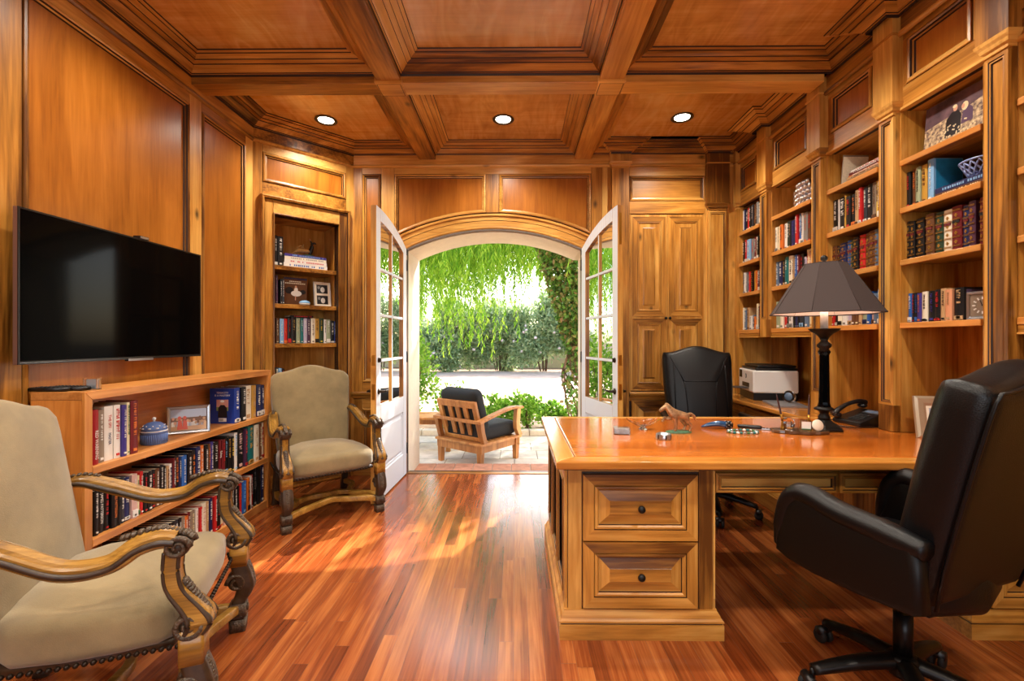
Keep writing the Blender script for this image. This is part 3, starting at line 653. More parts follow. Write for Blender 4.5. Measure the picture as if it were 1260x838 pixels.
for z0, z1 in ((.409, .688), (.126, .404)):
    d = MB(); front(d, FD, 2.0, 2.34, z0, z1, -.006, 'alder_x'); d.build('drawer', desk)
SL = [(0, 0), (.001, .012), (.012, .014), (.014, .009), (.017, .013), (.024, .012), (.026, .004)]
for a, b in ((.847, 1.362), (1.37, 1.918)):
    d = MB(); Fd = Frame(Vector((0, 1.95, 0)) - O, (1, 0, 0), (0, 0, 1), (0, -1, 0))
    wpanel(d, Fd, rect(a, b, .604, .690), 'alder_x', cap='alder_x', prof=SL, mm=['W', 'W', 'glaze', 'W', 'W', 'glaze']); d.box(a, b, .604, .69, -.3, 0, 'alder_x', Fd); d.build('drawer', desk, bevel=.002)
m = MB(); m.box(.842, 1.925, 1.962, 2.86, .69, .715, 'alder_x', W_); m.box(.842, 1.925, 2.80, 2.86, .604, .69, 'alder_x', W_); m.build('apron', desk)

# ================================================================ the low bookcase
lb = empty('low_bookcase', (-2.0, 2.69, 0)); tag(lb, 'long low cherry bookcase under the television, three rows of books', 'bookcase'); O = lb.location
Wb = Frame(-O, (1, 0, 0), (0, 1, 0), (0, 0, 1)); bx0, bx1, by0, by1 = -2.096, -1.86, 1.945, 3.435
m = MB(); T = .037
m.box(bx0, bx1 - .014, by0, by1, .992, 1.028, 'cherry_y', Wb)
for a, b in ((by0, by0 + T), (by1 - T, by1)): m.box(bx0, bx1 - .014, a + (0.0 if a == by0 else 0), b, 0, .991, 'cherry_z', Wb)
FBk = Frame(Vector((bx1 - .013, 0, 0)) - O, (0, 1, 0), (0, 0, 1), (1, 0, 0))
m.prism(FBk, [(by0, 0), (by0 + T, 0), (by0 + T, .990), (by0, 1.028)], 0, .013, 'cherry_z'); m.prism(FBk, [(by1 - T, 0), (by1, 0), (by1, 1.028), (by1 - T, .990)], 0, .013, 'cherry_z')
m.prism(FBk, [(by0 + T + .0005, .9905), (by1 - T - .0005, .9905), (by1, 1.028), (by0, 1.028)], 0, .013, 'cherry_y')
m.box(bx0, bx1 - .01, by0 + T, by1 - T, .0, .055, 'cherry_y', Wb)
m.build('case', lb, bevel=.0015)
m = MB(); m.box(bx0, bx0 + .008, by0 + T, by1 - T, .03, .992, 'cherry_y', Wb); m.build('back_panel', lb)
for z in (.695, .375): m = MB(); m.box(bx0 + .008, bx1, by0 + T + .001, by1 - T - .001, z - .034, z, 'cherry_y', Wb); m.build('shelf', lb, bevel=.002)

# ================================================================ television
tv = empty('television', (-2.085, 2.41, 1.48)); tag(tv, 'flat black television hung on the veneer panel above the low bookcase', 'television'); O = tv.location
Ft = Frame(Vector((-2.06, 0, 0)) - O, (0, 1, 0), (0, 0, 1), (1, 0, 0))
m = MB(); a, b, c, d = 1.863, 2.954, 1.150, 1.808
m.box(a, b, c, d, -.022, -.002, 'plastic_black', Ft, {'u-': 'tv_edge', 'u+': 'tv_edge', 'v+': 'tv_edge'}); m.box(a + .25, b - .25, c + .12, d - .12, -.05, -.021, 'plastic_black', Ft); m.build('housing', tv, bevel=.001)
m = MB(); m.box(a + .008, b - .008, c + .014, d - .008, -.002, 0, 'tv_screen', Ft); m.build('screen', tv)
m = MB(); m.panel(Ft, rect(a, b, c, d), [(0, -.003), (0, .0015), (.006, .0015), (.008, 0)], 'plastic_black'); m.build('bezel', tv)
m = MB(); m.box(2.395, 2.56, c - .008, c + .004, -.016, .004, 'plastic_black', Ft, {'n+': 'silver'}); m.build('sensor_bar', tv)
m = MB(); m.box(a + .15, b - .15, c + .2, d - .2, -.064, -.05, 'metal_black', Ft); m.build('wall_bracket', tv)
cm = MB(); cm.box(-.02, .02, -.03, .03, 0, .016, 'plastic_black'); cm.box(.018, .0205, -.028, .028, .002, .014, 'silver'); o = cm.build('webcam', None, bevel=.003, loc=(-2.071, 2.495, 1.8085)); tag(o, 'tiny webcam perched on the top edge of the television', 'camera')
# ================================================================ carved armchairs
def rsq(k=1.0, w=1.0, h=1.0, r=.35, n=4):
    o = []
    for cx, cy, a0 in ((1 - r, 1 - r, 0), (-1 + r, 1 - r, 90), (-1 + r, -1 + r, 180), (1 - r, -1 + r, 270)):
        for i in range(n + 1): a = R(a0 + 90 * i / n); o.append((w * (cx + r * math.cos(a)), h * (cy + r * math.sin(a))))
    return o
ARMSEC = [(1.0, -.55), (1.0, .35), (.82, .55), (.62, .5), (.5, .72), (0, .95), (-.5, .72), (-.62, .5), (-.82, .55), (-1.0, .35), (-1.0, -.55), (-.7, -.8), (.7, -.8)]
def volute(mb, c, ax1, ax2, nrm, r0, w, mat, turns=1.6, core='dark_walnut'):
    """a carved scroll: a spiral ribbon of width w round the axis nrm"""
    c, a, b, n = Vector(c), Vector(ax1).normalized(), Vector(ax2).normalized(), Vector(nrm).normalized()
    pts = []; rad = []; k = int(turns * 14)
    for i in range(k + 1):
        t = i / k; r_ = r0 * (1 - .78 * t); q = turns * 2 * PI * t
        pts.append(c + a * (r_ * math.cos(q)) + b * (r_ * math.sin(q))); rad.append(r0 * (.26 - .12 * t))
    for sg in (-1, 1): mb.tube([p + n * (sg * w * .42) for p in pts], rad, mat, 7, up=n)
    mb.lathe([(r0 * .86, -w * .4), (r0 * .92, -w * .25), (r0 * .92, w * .25), (r0 * .86, w * .4)], core, 18, fr=Frame(c, a, b, n))
def leaf_carving(mb, pts, rad, mat, n=3, spread=.5, side=(1, 0, 0)):
    """acanthus leaves: overlapping lobes along a spine"""
    pts = [Vector(p) for p in pts]; s = Vector(side).normalized()
    for i, p in enumerate(pts):
        t = (pts[min(i + 1, len(pts) - 1)] - pts[max(i - 1, 0)]).normalized()
        r_ = rad[i] if hasattr(rad, '__len__') else rad
        for k in (-1, 0, 1): mb.ball(p + s * (k * r_ * spread), r_ * (.72 if k else .85), mat, 7, 5, (1, 1, 1))
        mb.tube([p - t * r_ * .6 - s * r_ * .9, p + s * 0, p - t * r_ * .6 + s * r_ * .9], [r_ * .18, r_ * .3, r_ * .18], mat, 5)
def make_armchair(label):
    rt = empty('carved_armchair'); tag(rt, label, 'armchair', 'carved suede armchairs')
    HW = .305; DF, DB = .30, -.225; SZ = .47
    # seat
    ol = [(-.315, -.29), (.315, -.29), (.335, .0), (.335, .30), (.26, .325), (-.26, .325), (-.335, .30), (-.335, .0)]
    m = MB(); m.pillow(Frame((0, 0, SZ - .055), (1, 0, 0), (0, 1, 0), (0, 0, 1)), inset_poly(ol, .005), .15, .05, 'suede', (.05, 0), core=(.7, .35)); m.build('seat', rt, subsurf=1)
    nl = MB(); q = ol[2:] ; per = [ol[1]] + ol[2:8] + [ol[0]]
    for a, b in zip(per, per[1:]):
        L = math.hypot(b[0] - a[0], b[1] - a[1]); k = max(1, int(L / .021))
        for i in range(k):
            t = i / k; nl.ball((a[0] + (b[0] - a[0]) * t, a[1] + (b[1] - a[1]) * t, SZ - .118), .0085, 'bronze', 7, 5)
    nl.build('nailhead_trim', rt)
    rl = MB(); rl.pillow(Frame((0, 0, SZ - .125), (1, 0, 0), (0, 1, 0), (0, 0, 1)), inset_poly(ol, .03), .03, .01, 'dark_walnut'); rl.build('seat_rail', rt)
    # back: camel-topped upholstered slab, raked
    ang = R(11); Fb = Frame((0, DB + .0, SZ - .06), (-1, 0, 0), (0, -math.sin(ang), math.cos(ang)), (0, math.cos(ang), math.sin(ang)))
    top = [(-.315 + .63 * i / 16, 0) for i in range(17)]
    def th(u): a = abs(u) / .315; return .675 + .055 * (math.cos(PI * min(1, a / .8)) * .5 + .5) - .05 * max(0, (a - .78) / .22) ** 2
    ob = [(-.275, .0), (.275, .0), (.30, .3), (.318, .57)] + [(.315 - .63 * i / 18, th(.315 - .63 * i / 18)) for i in range(19)] + [(-.318, .57), (-.30, .3)]
    m = MB(); m.pillow(Fb, ob, .105, .04, 'suede', (.03, .0), core=(.8, .45)); m.build('backrest', rt)
    # arms
    for sx in (-1, 1):
        m = MB(); x0 = sx * .315; x1 = sx * .335
        path = bez([(sx * .30, -.275, .745), (sx * .312, -.215, .75), (sx * .33, -.11, .705), (sx * .345, .02, .648), (sx * .348, .13, .65), (sx * .34, .20, .692), (sx * .335, .26, .708), (sx * .335, .30, .70)], 7)
        rad = interp([.022, .03, .034, .033, .031, .033, .036, .034], len(path))
        n = len(ARMSEC); mats = 'carved_gold'
        m.tube(path, rad, 'carved_gold', section=ARMSEC, smooth=False)
        for ss in (-1, 1):
            off = [p + Vector((ss * rad[i] * .98, 0, -.006)) for i, p in enumerate(path)]
            m.tube(off, [r_ * .3 for r_ in rad], 'dark_walnut', 6)
        volute(m, (sx * .335, .307, .676), (0, 1, 0), (0, 0, 1), (1, 0, 0), .036, .07, 'carving')
        leaf_carving(m, bez([(sx * .335, .16, .72), (sx * .335, .24, .738), (sx * .335, .30, .725), (sx * .335, .343, .70)], 5), .012, 'carving')
        leaf_carving(m, bez([(sx * .30, -.26, .772), (sx * .31, -.21, .777), (sx * .322, -.17, .762)], 3), .010, 'carving')
        # front support sweeping down to the seat rail
        pp = bez([(sx * .335, .292, .665), (sx * .335, .288, .60), (sx * .335, .30, .54), (sx * .335, .345, .475), (sx * .335, .368, .43), (sx * .335, .35, .395)], 6)
        rr = interp([.027, .026, .027, .034, .04, .034], len(pp)); m.tube(pp, rr, 'carved_gold', section=[(x * .9, y) for x, y in rsq(r=.4)], up=(1, 0, 0), smooth=True)
        for ss in (-1, 1):
            for fb in (-1, 1): m.tube([p + Vector((ss * rr[i] * .86, fb * rr[i] * .75, 0)) for i, p in enumerate(pp)], [r_ * .24 for r_ in rr], 'dark_walnut', 6)
        volute(m, (sx * .335, .335, .425), (0, 1, 0), (0, 0, -1), (1, 0, 0), .042, .072, 'carving')
        leaf_carving(m, bez([(sx * .335, .322, .56), (sx * .335, .352, .51), (sx * .335, .383, .46), (sx * .335, .396, .425)], 5), .014, 'carving')
        m.build('arm', rt)
    # front legs with scrolls and square carved feet
    for sx in (-1, 1):
        m = MB(); X = sx * .335
        m.tube([(X, .345, .41), (X, .345, .30)], [.036, .036], 'carved_gold', section=rsq(r=.25), smooth=True)
        pp = bez([(X, .345, .31), (X, .362, .25), (X, .372, .20), (X, .352, .15), (X, .338, .12)], 6); rr = interp([.034, .038, .036, .027, .026], len(pp))
        m.tube(pp, rr, 'dark_walnut', section=rsq(r=.4), up=(1, 0, 0))
        volute(m, (X, .338, .225), (0, -1, 0), (0, 0, 1), (1, 0, 0), .04, .074, 'carving')
        leaf_carving(m, bez([(X, .378, .30), (X, .394, .25), (X, .400, .20), (X, .376, .16)], 5), .014, 'carving')
        m.tube([(X, .34, .125), (X, .34, .07)], [.034, .037], 'carving', section=rsq(r=.2)); m.tube([(X, .34, .07), (X, .34, .055)], [.028, .028], 'dark_walnut', section=rsq(r=.2)); m.tube([(X, .34, .055), (X, .34, .0)], [.035, .032], 'carving', section=rsq(r=.3))
        m.lathe([(.008, .0), (.016, .002), (.016, .006), (.006, .008)], 'dark_walnut', 12, fr=Frame((X, .374, .098), (1, 0, 0), (0, 0, 1), (0, 1, 0)))
        m.build('front_leg', rt)
        m = MB(); pp = bez([(sx * .27, -.26, .42), (sx * .27, -.27, .28), (sx * .275, -.30, .14), (sx * .275, -.33, 0)], 5)
        m.tube(pp, interp([.027, .026, .024, .026], len(pp)), 'dark_walnut', section=rsq(r=.3)); m.build('rear_leg', rt)
    # curved stretcher
    m = MB()
    for sx in (-1, 1):
        m.tube(bez([(sx * .335, .33, .10), (sx * .31, .2, .11), (sx * .20, .05, .105), (sx * .285, -.12, .11), (sx * .275, -.28, .10)], 6), .019, 'carved_gold', section=rsq(r=.4))
    m.tube(bez([(-.335, .335, .095), (-.24, .31, .115), (-.12, .26, .12), (0, .245, .135), (.12, .26, .12), (.24, .31, .115), (.335, .335, .095)], 6), .02, 'carved_gold', section=rsq(r=.4))
    m.tube(bez([(-.2, .05, .105), (-.1, .03, .115), (0, .05, .12), (.1, .03, .115), (.2, .05, .105)], 5), .018, 'carved_gold', section=rsq(r=.4))
    m.build('stretcher', rt)
    return rt
def copy_tree(o, parent=None):
    c = o.copy(); COL.objects.link(c)
    if parent is not None: c.parent = parent
    for ch in list(o.children): copy_tree(ch, c)
    return c
ch1 = make_armchair('carved suede armchair standing in front of the low bookcase, facing the desk')
ch1.location = (-1.394, 1.557, 0); ch1.rotation_euler = (0, 0, R(-69.5)); ch1.scale = (.94, .94, .94)
ch2 = copy_tree(ch1); ch2['label'] = 'carved suede armchair in the corner below the recessed book niche'
ch2.location = (-1.448, 3.385, 0); ch2.rotation_euler = (0, 0, R(218.8)); ch2.scale = (.935, .935, .935)

# ================================================================ leather office chairs
def office_base(rt, z_seat, n=5, rot=0.2, wood=False):
    b = MB(); b.lathe([(.045, .09), (.05, .10), (.05, .15), (.035, .16)], 'metal_black', 18)
    for k in range(5):
        a = rot + 2 * PI * k / 5; d = Vector((math.cos(a), math.sin(a), 0))
        b.tube(bez([d * .03 + Vector((0, 0, .135)), d * .15 + Vector((0, 0, .12)), d * .30 + Vector((0, 0, .085))], 5), interp([.034, .03, .022], 11), 'metal_black', 10, flat=.75)
    b.build('star_base', rt)
    for k in range(5):
        a = rot + 2 * PI * k / 5; d = Vector((math.cos(a), math.sin(a), 0)); s = Vector((-d.y, d.x, 0)); c = MB(); p = d * .30
        c.tube([p + Vector((0, 0, .09)), p + Vector((0, 0, .055))], .009, 'metal_black', 8)
        for sg in (-1, 1): c.lathe([(.012, -.009), (.026, -.008), (.028, 0), (.026, .008), (.012, .009)], 'rubber', 16, fr=Frame(p + s * (.016 * sg) + d * .012 + Vector((0, 0, .028)), d, (0, 0, 1), s))
        c.tube([p + d * .012 - s * .026 + Vector((0, 0, .05)), p + d * .012 + s * .026 + Vector((0, 0, .05))], .018, 'plastic_black', 10)
        c.build('caster', rt)
    c = MB(); c.tube([(0, 0, .15), (0, 0, .30)], .028, 'metal_black', 14); c.tube([(0, 0, .30), (0, 0, z_seat - .1)], .016, 'brass', 14); c.build('gas_column', rt)
    c = MB(); c.box(-.1, .1, -.13, .13, z_seat - .10, z_seat - .06, 'metal_black'); c.tube([(.08, .05, z_seat - .085), (.24, .06, z_seat - .095)], [.006, .006], 'metal_black', 8); c.ball((.26, .06, z_seat - .096), .02, 'plastic_black', 10, 6, (1.6, 1, .6)); c.build('tilt_mechanism', rt, bevel=.008)
def office_chair(label, loc, rz, closed_arms, bh=.74, bw=.28):
    """local +y is the way the sitter faces"""
    rt = empty('office_chair', loc, rz); tag(rt, label, 'office chair', 'black leather office chairs')
    SZ = .475 if closed_arms else .44
    office_base(rt, SZ)
    m = MB(); ol = [(-.255, -.25), (.255, -.25), (.265, .15), (.24, .27), (-.24, .27), (-.265, .15)]
    m.pillow(Frame((0, .0, SZ), (1, 0, 0), (0, 1, 0), (0, 0, 1)), ol, .15, .06, 'leather', (.03, .01)); m.build('seat', rt, subsurf=1)
    ang = R(14.0 if closed_arms else 12); Fb = Frame((0, -.135 if closed_arms else -.235, SZ - .01 if closed_arms else SZ + .0), (-1, 0, 0), (0, -math.sin(ang), math.cos(ang)), (0, math.cos(ang), math.sin(ang)))
    H = bh
    def th(u): a = abs(u) / bw; return H - .055 + .055 * (math.cos(PI * min(1, a / .92)) * .5 + .5)
    ob = [(-bw * .78, .0), (bw * .78, .0), (bw * .90, .14), (bw * .99, .45), (bw * 1.01, H - .14), (bw, H - .08)] + [(bw * (.97 - 1.94 * i / 14), th(bw * (.97 - 1.94 * i / 14))) for i in range(15)] + [(-bw, H - .08), (-bw * 1.01, H - .14), (-bw * .99, .45), (-bw * .90, .14)]
    m = MB(); m.pillow(Fb, ob, .14, .055, 'leather', (.02, .001 if closed_arms else .012), steps=6, core=(.78, .4)); m.build('backrest', rt)
    # piping seams
    sm = MB(); nf = .076
    def seam(pts, offs, r=.0045): sm.tube([Fb(u, v, o_) for (u, v), o_ in zip(pts, offs)], r, 'leather', 6)
    for s in (() if closed_arms else (-1, 1)):
        seam([(s * .215, H - .10), (s * .175, H - .19), (s * .125, H - .30)], [.071, .079, .088]); seam([(s * .125, H - .30), (s * .115, .42), (s * .10, .12)], [.088, .09, .081])
        sm.tube([Fb(s * (bw * .74), v, o_) for v, o_ in ((H - .17, .077), (.45, .082), (.12, .077))], .004, 'leather', 6)
    if not closed_arms: seam([(-.125, H - .30), (0, H - .30), (.125, H - .30)], [.088, .09, .088])
    rim = [Fb(u * .935, .012 + v * .97, -.068) for u, v in ob]; sm.tube(rim[1:] + rim[:1], .0055, 'leather', 6)
    sm.build('seam_piping', rt)
    for s in (-1, 1):
        m = MB()
        if closed_arms:
            # padded side panels: side profile in (y, z)
            prof = [(-.2, SZ - .015), (-.05, SZ - .03), (.10, SZ - .035), (.20, SZ - .025), (.245, SZ - .01), (.245, SZ + .03), (.225, SZ + .10), (.20, SZ + .19), (.165, SZ + .225), (.11, SZ + .228), (.02, SZ + .205), (-.12, SZ + .195), (-.215, SZ + .19), (-.225, SZ + .0)]
            fa = Frame((s * .285, 0, 0), (0, 1, 0), (0, 0, 1), (1, 0, 0)); m.pillow(fa, prof, .07, .028, 'leather_dark', (.004, .004))
            top = bez([(s * .285, -.225, SZ + .18), (s * .285, -.12, SZ + .192), (s * .285, .02, SZ + .205), (s * .285, .11, SZ + .226), (s * .285, .165, SZ + .222), (s * .285, .205, SZ + .175), (s * .285, .228, SZ + .09), (s * .285, .245, SZ + .01)], 6)
            m.tube(top, interp([.034, .044, .044, .044, .043, .042, .038, .02], len(top)), 'leather', 12, flat=.85)
        else:
            top = bez([(s * .29, -.2, SZ + .24), (s * .3, -.05, SZ + .23), (s * .30, .12, SZ + .23), (s * .29, .2, SZ + .16), (s * .28, .1, SZ - .02), (s * .2, .02, SZ - .06)], 6); m.tube(top, interp([.03, .034, .034, .026, .022, .02], len(top)), 'leather', 10, flat=.7)
        m.build('arm', rt)
    return rt
office_chair('black leather executive chair turned away, padded closed arms, at the near desk side', (1.35, 1.60, 0), R(20), True, bh=.75, bw=.285)
office_chair('black leather desk chair seen from the front behind the desk', (1.43, 3.36, 0), R(180 - 6), False, bh=.78, bw=.265)
# ================================================================ garden
GZ = -.15
def noise_mat(name, c1, c2, scale, rough=.9, bump=0):
    m, nt, b = _new(name); L = nt.links.new; tc = N(nt, 'ShaderNodeTexCoord'); n = N(nt, 'ShaderNodeTexNoise', Scale=scale, Detail=6.0); L(tc.outputs['Object'], n.inputs['Vector'])
    r = N(nt, 'ShaderNodeValToRGB'); r.color_ramp.elements[0].position = .35; r.color_ramp.elements[1].position = .65; r.color_ramp.elements[0].color = lin(c1); r.color_ramp.elements[1].color = lin(c2)
    L(n.outputs['Fac'], r.inputs['Fac']); L(r.outputs['Color'], b.inputs['Base Color']); b.inputs['Roughness'].default_value = rough; return m
noise_mat('drive_paving', (204, 168, 140), (222, 190, 164), 3.0); noise_mat('garden_soil', (112, 86, 62), (146, 118, 88), 9.0); plain('garden_wall', (206, 188, 162), .9, noise=.08)
g = MB(); g.box(-60, 60, 4.82, 90, -.6, GZ - .03, 'garden_soil'); struct(g.build('ground'))
g = MB(); rnd = random.Random(5); y = 4.84
while y < 6.6:
    x = -3.4 + rnd.random() * .3; hgt = rnd.choice([.42, .55])
    while x < 3.2:
        wd = rnd.choice([.45, .6, .8]); g.box(x, x + wd - .012, y, min(y + hgt, 6.7) - .012, GZ - .03, GZ, 'stone_flag'); x += wd
    y += hgt
g.box(-3.5, 3.4, 4.82, 6.72, GZ - .05, GZ - .006, 'grout'); struct(g.build('patio_floor'))
g = MB(); x = -3.4
while x < 3.4: g.box(x, x + .39, 6.74, 6.88, GZ - .1, GZ + .07, 'stone_flag'); x += .4
struct(g.build('kerb', bevel=.01))
g = MB(); g.box(-30, 30, 8.3, 21.0, GZ - .2, GZ - .012, 'drive_paving'); struct(g.build('driveway'))
g = MB(); g.box(-24, 26, 23.8, 24.1, GZ - .1, GZ + 1.15, 'garden_wall'); g.box(-24, 26, 23.75, 24.15, GZ + 1.15, GZ + 1.25, 'garden_wall'); struct(g.build('garden_wall', bevel=.02))
# foliage
def leaf_mat(name, c1, c2, c3, trans=.5):
    m, nt, b = _new(name); L = nt.links.new; nt.nodes.remove(b); o = nt.nodes['Material Output']
    geo = N(nt, 'ShaderNodeNewGeometry'); r = N(nt, 'ShaderNodeValToRGB'); e = r.color_ramp.elements; e[0].color = lin(c1); e[1].color = lin(c3); k = e.new(.5); k.color = lin(c2)
    L(geo.outputs['Random Per Island'], r.inputs['Fac'])
    d = N(nt, 'ShaderNodeBsdfPrincipled', Roughness=.5); t = N(nt, 'ShaderNodeBsdfTranslucent'); mx = N(nt, 'ShaderNodeMixShader'); mx.inputs[0].default_value = trans
    L(r.outputs['Color'], d.inputs['Base Color']); L(r.outputs['Color'], t.inputs['Color']); L(d.outputs[0], mx.inputs[1]); L(t.outputs[0], mx.inputs[2]); L(mx.outputs[0], o.inputs['Surface'])
leaf_mat('leaf_oleander', (124, 150, 100), (162, 184, 130), (200, 212, 166), .5); leaf_mat('leaf_bright', (84, 134, 34), (118, 166, 50), (164, 198, 80), .5)
leaf_mat('leaf_weeping', (84, 138, 28), (128, 178, 44), (178, 212, 78), .6); leaf_mat('leaf_vine', (58, 100, 34), (102, 144, 56), (142, 112, 74), .45)
plain('bark', (98, 74, 54), .9, noise=.3, nscale=12); plain('bloom', (236, 214, 214), .7)
def leaf(mb, p, d, s, L_, W_, mat):
    """one folded leaf at p pointing along d, s = side"""
    a = p; c = p + d * L_; mid = p + d * (L_ * .5); n = d.cross(s)
    b = len(mb.v); mb.v += [tuple(a), tuple(mid + s * W_ - n * W_ * .25), tuple(c), tuple(mid - s * W_ - n * W_ * .25)]
    mb.face((b, b + 1, b + 2, b + 3), mat)
def rv(r): 
    while True:
        v = Vector((r.uniform(-1, 1), r.uniform(-1, 1), r.uniform(-1, 1)))
        if .05 < v.length < 1: return v.normalized()
def shrub(name, label, cat, c, rad, n, L_, W_, mat, seed, group=None, stems=7, updir=.5, core=.35, blooms=0):
    r = random.Random(seed); rt = empty(name, c); tag(rt, label, cat, group)
    st = MB(); rx, ry, rz = rad
    for k in range(stems):
        a = r.uniform(0, 2 * PI); q = Vector((math.cos(a) * rx * .6 * r.random(), math.sin(a) * ry * .6 * r.random(), rz * r.uniform(1.0, 1.7)))
        st.tube(bez([(q.x * .2, q.y * .2, 0), (q.x * .5, q.y * .5, q.z * .5), q], 3), interp([.012 * rz + .006, .004 * rz + .003], 7), 'bark', 5)
    st.build('stems', rt)
    f = MB(); lumps = [(rv(r) * r.uniform(.35, .85), r.uniform(.28, .5)) for _ in range(26)]
    for i in range(n):
        lc, lr = lumps[r.randrange(26)]; v = lc + rv(r) * lr * (r.random() ** .4)
        p = Vector((v.x * rx, v.y * ry, rz + v.z * rz)); p.z = max(p.z, .02)
        d = (rv(r) + Vector((v.x, v.y, updir + v.z)) * .8).normalized(); s = d.cross(rv(r)).normalized(); k = r.uniform(.7, 1.25)
        leaf(f, p, d, s, L_ * k, W_ * k, mat)
        if blooms and r.random() < blooms: f.ball(p + d * .05, L_ * .35, 'bloom', 5, 4)
    o = f.build('foliage', rt); return rt
hx = [(-8.2, 20.6, 1.75), (-5.7, 21.4, 2.0), (-3.1, 20.7, 1.7), (-.8, 21.3, 1.85), (1.3, 20.8, 1.85), (3.4, 21.4, 2.2), (5.8, 20.8, 1.9)]
HL = ['oleander bush at the television-side end of the hedge', 'oleander bush second from the television-side end of the hedge', 'oleander bush seen beside the stucco reveal across the drive', 'oleander bush in the middle of the view across the drive', 'lower oleander bush before the pale garden wall', 'oleander bush half hidden by the leafy vine', 'oleander bush beyond the vine towards the closet side', 'oleander bush at the closet-side end of the hedge']
for i, (x, y, h) in enumerate(hx): shrub('oleander_bush', HL[i], 'shrub', (x, y, GZ), (1.75, 1.1, h * .95), 13000, .23, .036, 'leaf_oleander', 20 + i, 'oleander hedge across the driveway', blooms=.004)
bx = [(-1.02, 7.3, .30, .34, 'leaf_bright', 'bright green shrub at the patio edge behind the teak chair back'), (-.32, 7.35, .36, .25, 'leaf_bright', 'leafy shrub just beyond the black seat cushion'), (.16, 7.2, .30, .31, 'leaf_bright', 'taller green shrub above the teak armrest'), (.58, 7.45, .30, .2, 'leaf_bright', 'small rounded shrub between the teak chair and the desk'), (1.12, 7.5, .34, .17, 'leaf_bright', 'low clipped shrub at the foot of the vine')]
for i, (x, y, rx, rz, mt, lb_) in enumerate(bx): shrub('garden_shrub', lb_, 'shrub', (x, y, GZ), (rx, .3, rz), 900, .075, .024, mt, 50 + i, 'low shrubs along the patio edge')
shrub('tall_shrub', 'tall light shrub growing against the stucco reveal', 'shrub', (-1.72, 7.6, GZ), (.46, .4, .78), 1500, .085, .026, 'leaf_bright', 61)
# climbing vine beside the opening
rt = empty('leafy_vine', (.92, 6.9, GZ)); tag(rt, 'dark leafy vine with bronze leaves hanging beside the garden opening', 'vine'); r = random.Random(9)
st = MB(); f = MB()
for k in range(6):
    a = [(r.uniform(-.12, .15), r.uniform(-.1, .1), 0)]
    for z in (.5, 1.0, 1.6, 2.3, 3.0): a.append((r.uniform(-.18, .22) - .03 * z, r.uniform(-.2, .2), z))
    st.tube(bez(a, 5), .012, 'bark', 6)
for i in range(9500):
    z = .95 + 2.5 * r.random() ** .75; wv = .26 + .17 * (z - .95); q = rv(r)
    p = Vector((q.x * wv * 1.05 + .1 - .12 * (z - 2), q.y * .4, z + q.z * .15)); d = (rv(r) + Vector((0, 0, -.7))).normalized(); leaf(f, p, d, d.cross(rv(r)).normalized(), .085 * r.uniform(.7, 1.2), .03, 'leaf_vine')
for i in range(420):
    z = .35 + .7 * r.random(); p = Vector((r.uniform(-.2, .3), r.uniform(-.2, .2), z)); d = rv(r); leaf(f, p, d, d.cross(rv(r)).normalized(), .08, .028, 'leaf_vine')
st.build('stems', rt); f.build('foliage', rt)
# weeping tree over the drive
rt = empty('weeping_tree', (-3.6, 12.0, GZ)); tag(rt, 'bright green weeping tree whose fronds hang over the drive', 'tree'); r = random.Random(17)
st = MB(); st.tube(bez([(0, 0, 0), (.2, .1, 1.4), (.5, -.2, 2.8), (1.2, -.6, 4.2), (2.4, -1.2, 5.0)], 6), interp([.3, .22, .17, .12, .08], 25), 'bark', 10)
brs = [[(.5, -.2, 2.8), (1.4, -1.4, 4.3), (2.2, -2.6, 4.5), (3.4, -3.6, 4.2)], [(1.0, -.5, 3.9), (2.3, -1.0, 4.8), (3.6, -1.8, 4.8), (5.2, -2.4, 4.4)], [(.6, -.2, 3.0), (.2, -1.6, 4.3), (.8, -3.0, 4.4), (1.6, -4.2, 3.9)], [(1.2, -.6, 4.2), (2.6, -.2, 5.0), (4.2, -.8, 4.9), (6, -1.6, 4.3)], [(1.2, -.6, 4.2), (2.4, -1.6, 4.9), (3.6, -2.6, 4.7), (4.9, -3.6, 4.1)], [(2.4, -1.2, 4.9), (3.2, -2.0, 4.9), (4.0, -2.6, 4.8), (4.6, -3.0, 4.6)], [(2.4, -1.6, 4.6), (3.2, -3.0, 4.5), (4.0, -4.2, 4.3), (4.4, -4.8, 4.0)], [(.3, 0, 2.4), (-.9, -.9, 3.9), (-1.6, -2.2, 4.1), (-1.8, -3.4, 3.7)], [(.8, -.4, 3.4), (1.6, -2.0, 3.9), (2.4, -3.4, 3.6), (2.9, -4.3, 3.2)]]
f = MB()
for br in brs:
    c = bez(br, 8); st.tube(c, interp([.09, .06, .04, .015], len(c)), 'bark', 7)
    for i in range(5, len(c)):
        for k in range(13):
            p = c[i] + Vector((r.gauss(0, .5), r.gauss(0, .5), r.uniform(-.45, .3))); L_ = r.uniform(.8, 1.9); sway = Vector((r.uniform(-.25, .25), r.uniform(-.25, .25), 0)); m_ = int(L_ / .05)
            for j in range(m_):
                t = j / m_; q = p + sway * t + Vector((0, 0, -L_ * t + .15 * math.sin(t * 3)))
                for sgn in (-1, 1):
                    d = (Vector((r.uniform(-1, 1), r.uniform(-1, 1), 0)).normalized() * .5 + Vector((0, 0, -1))).normalized(); leaf(f, q, d, d.cross(rv(r)).normalized(), .12 * r.uniform(.7, 1.2), .011, 'leaf_weeping')
st.build('branches', rt); f.build('foliage', rt)
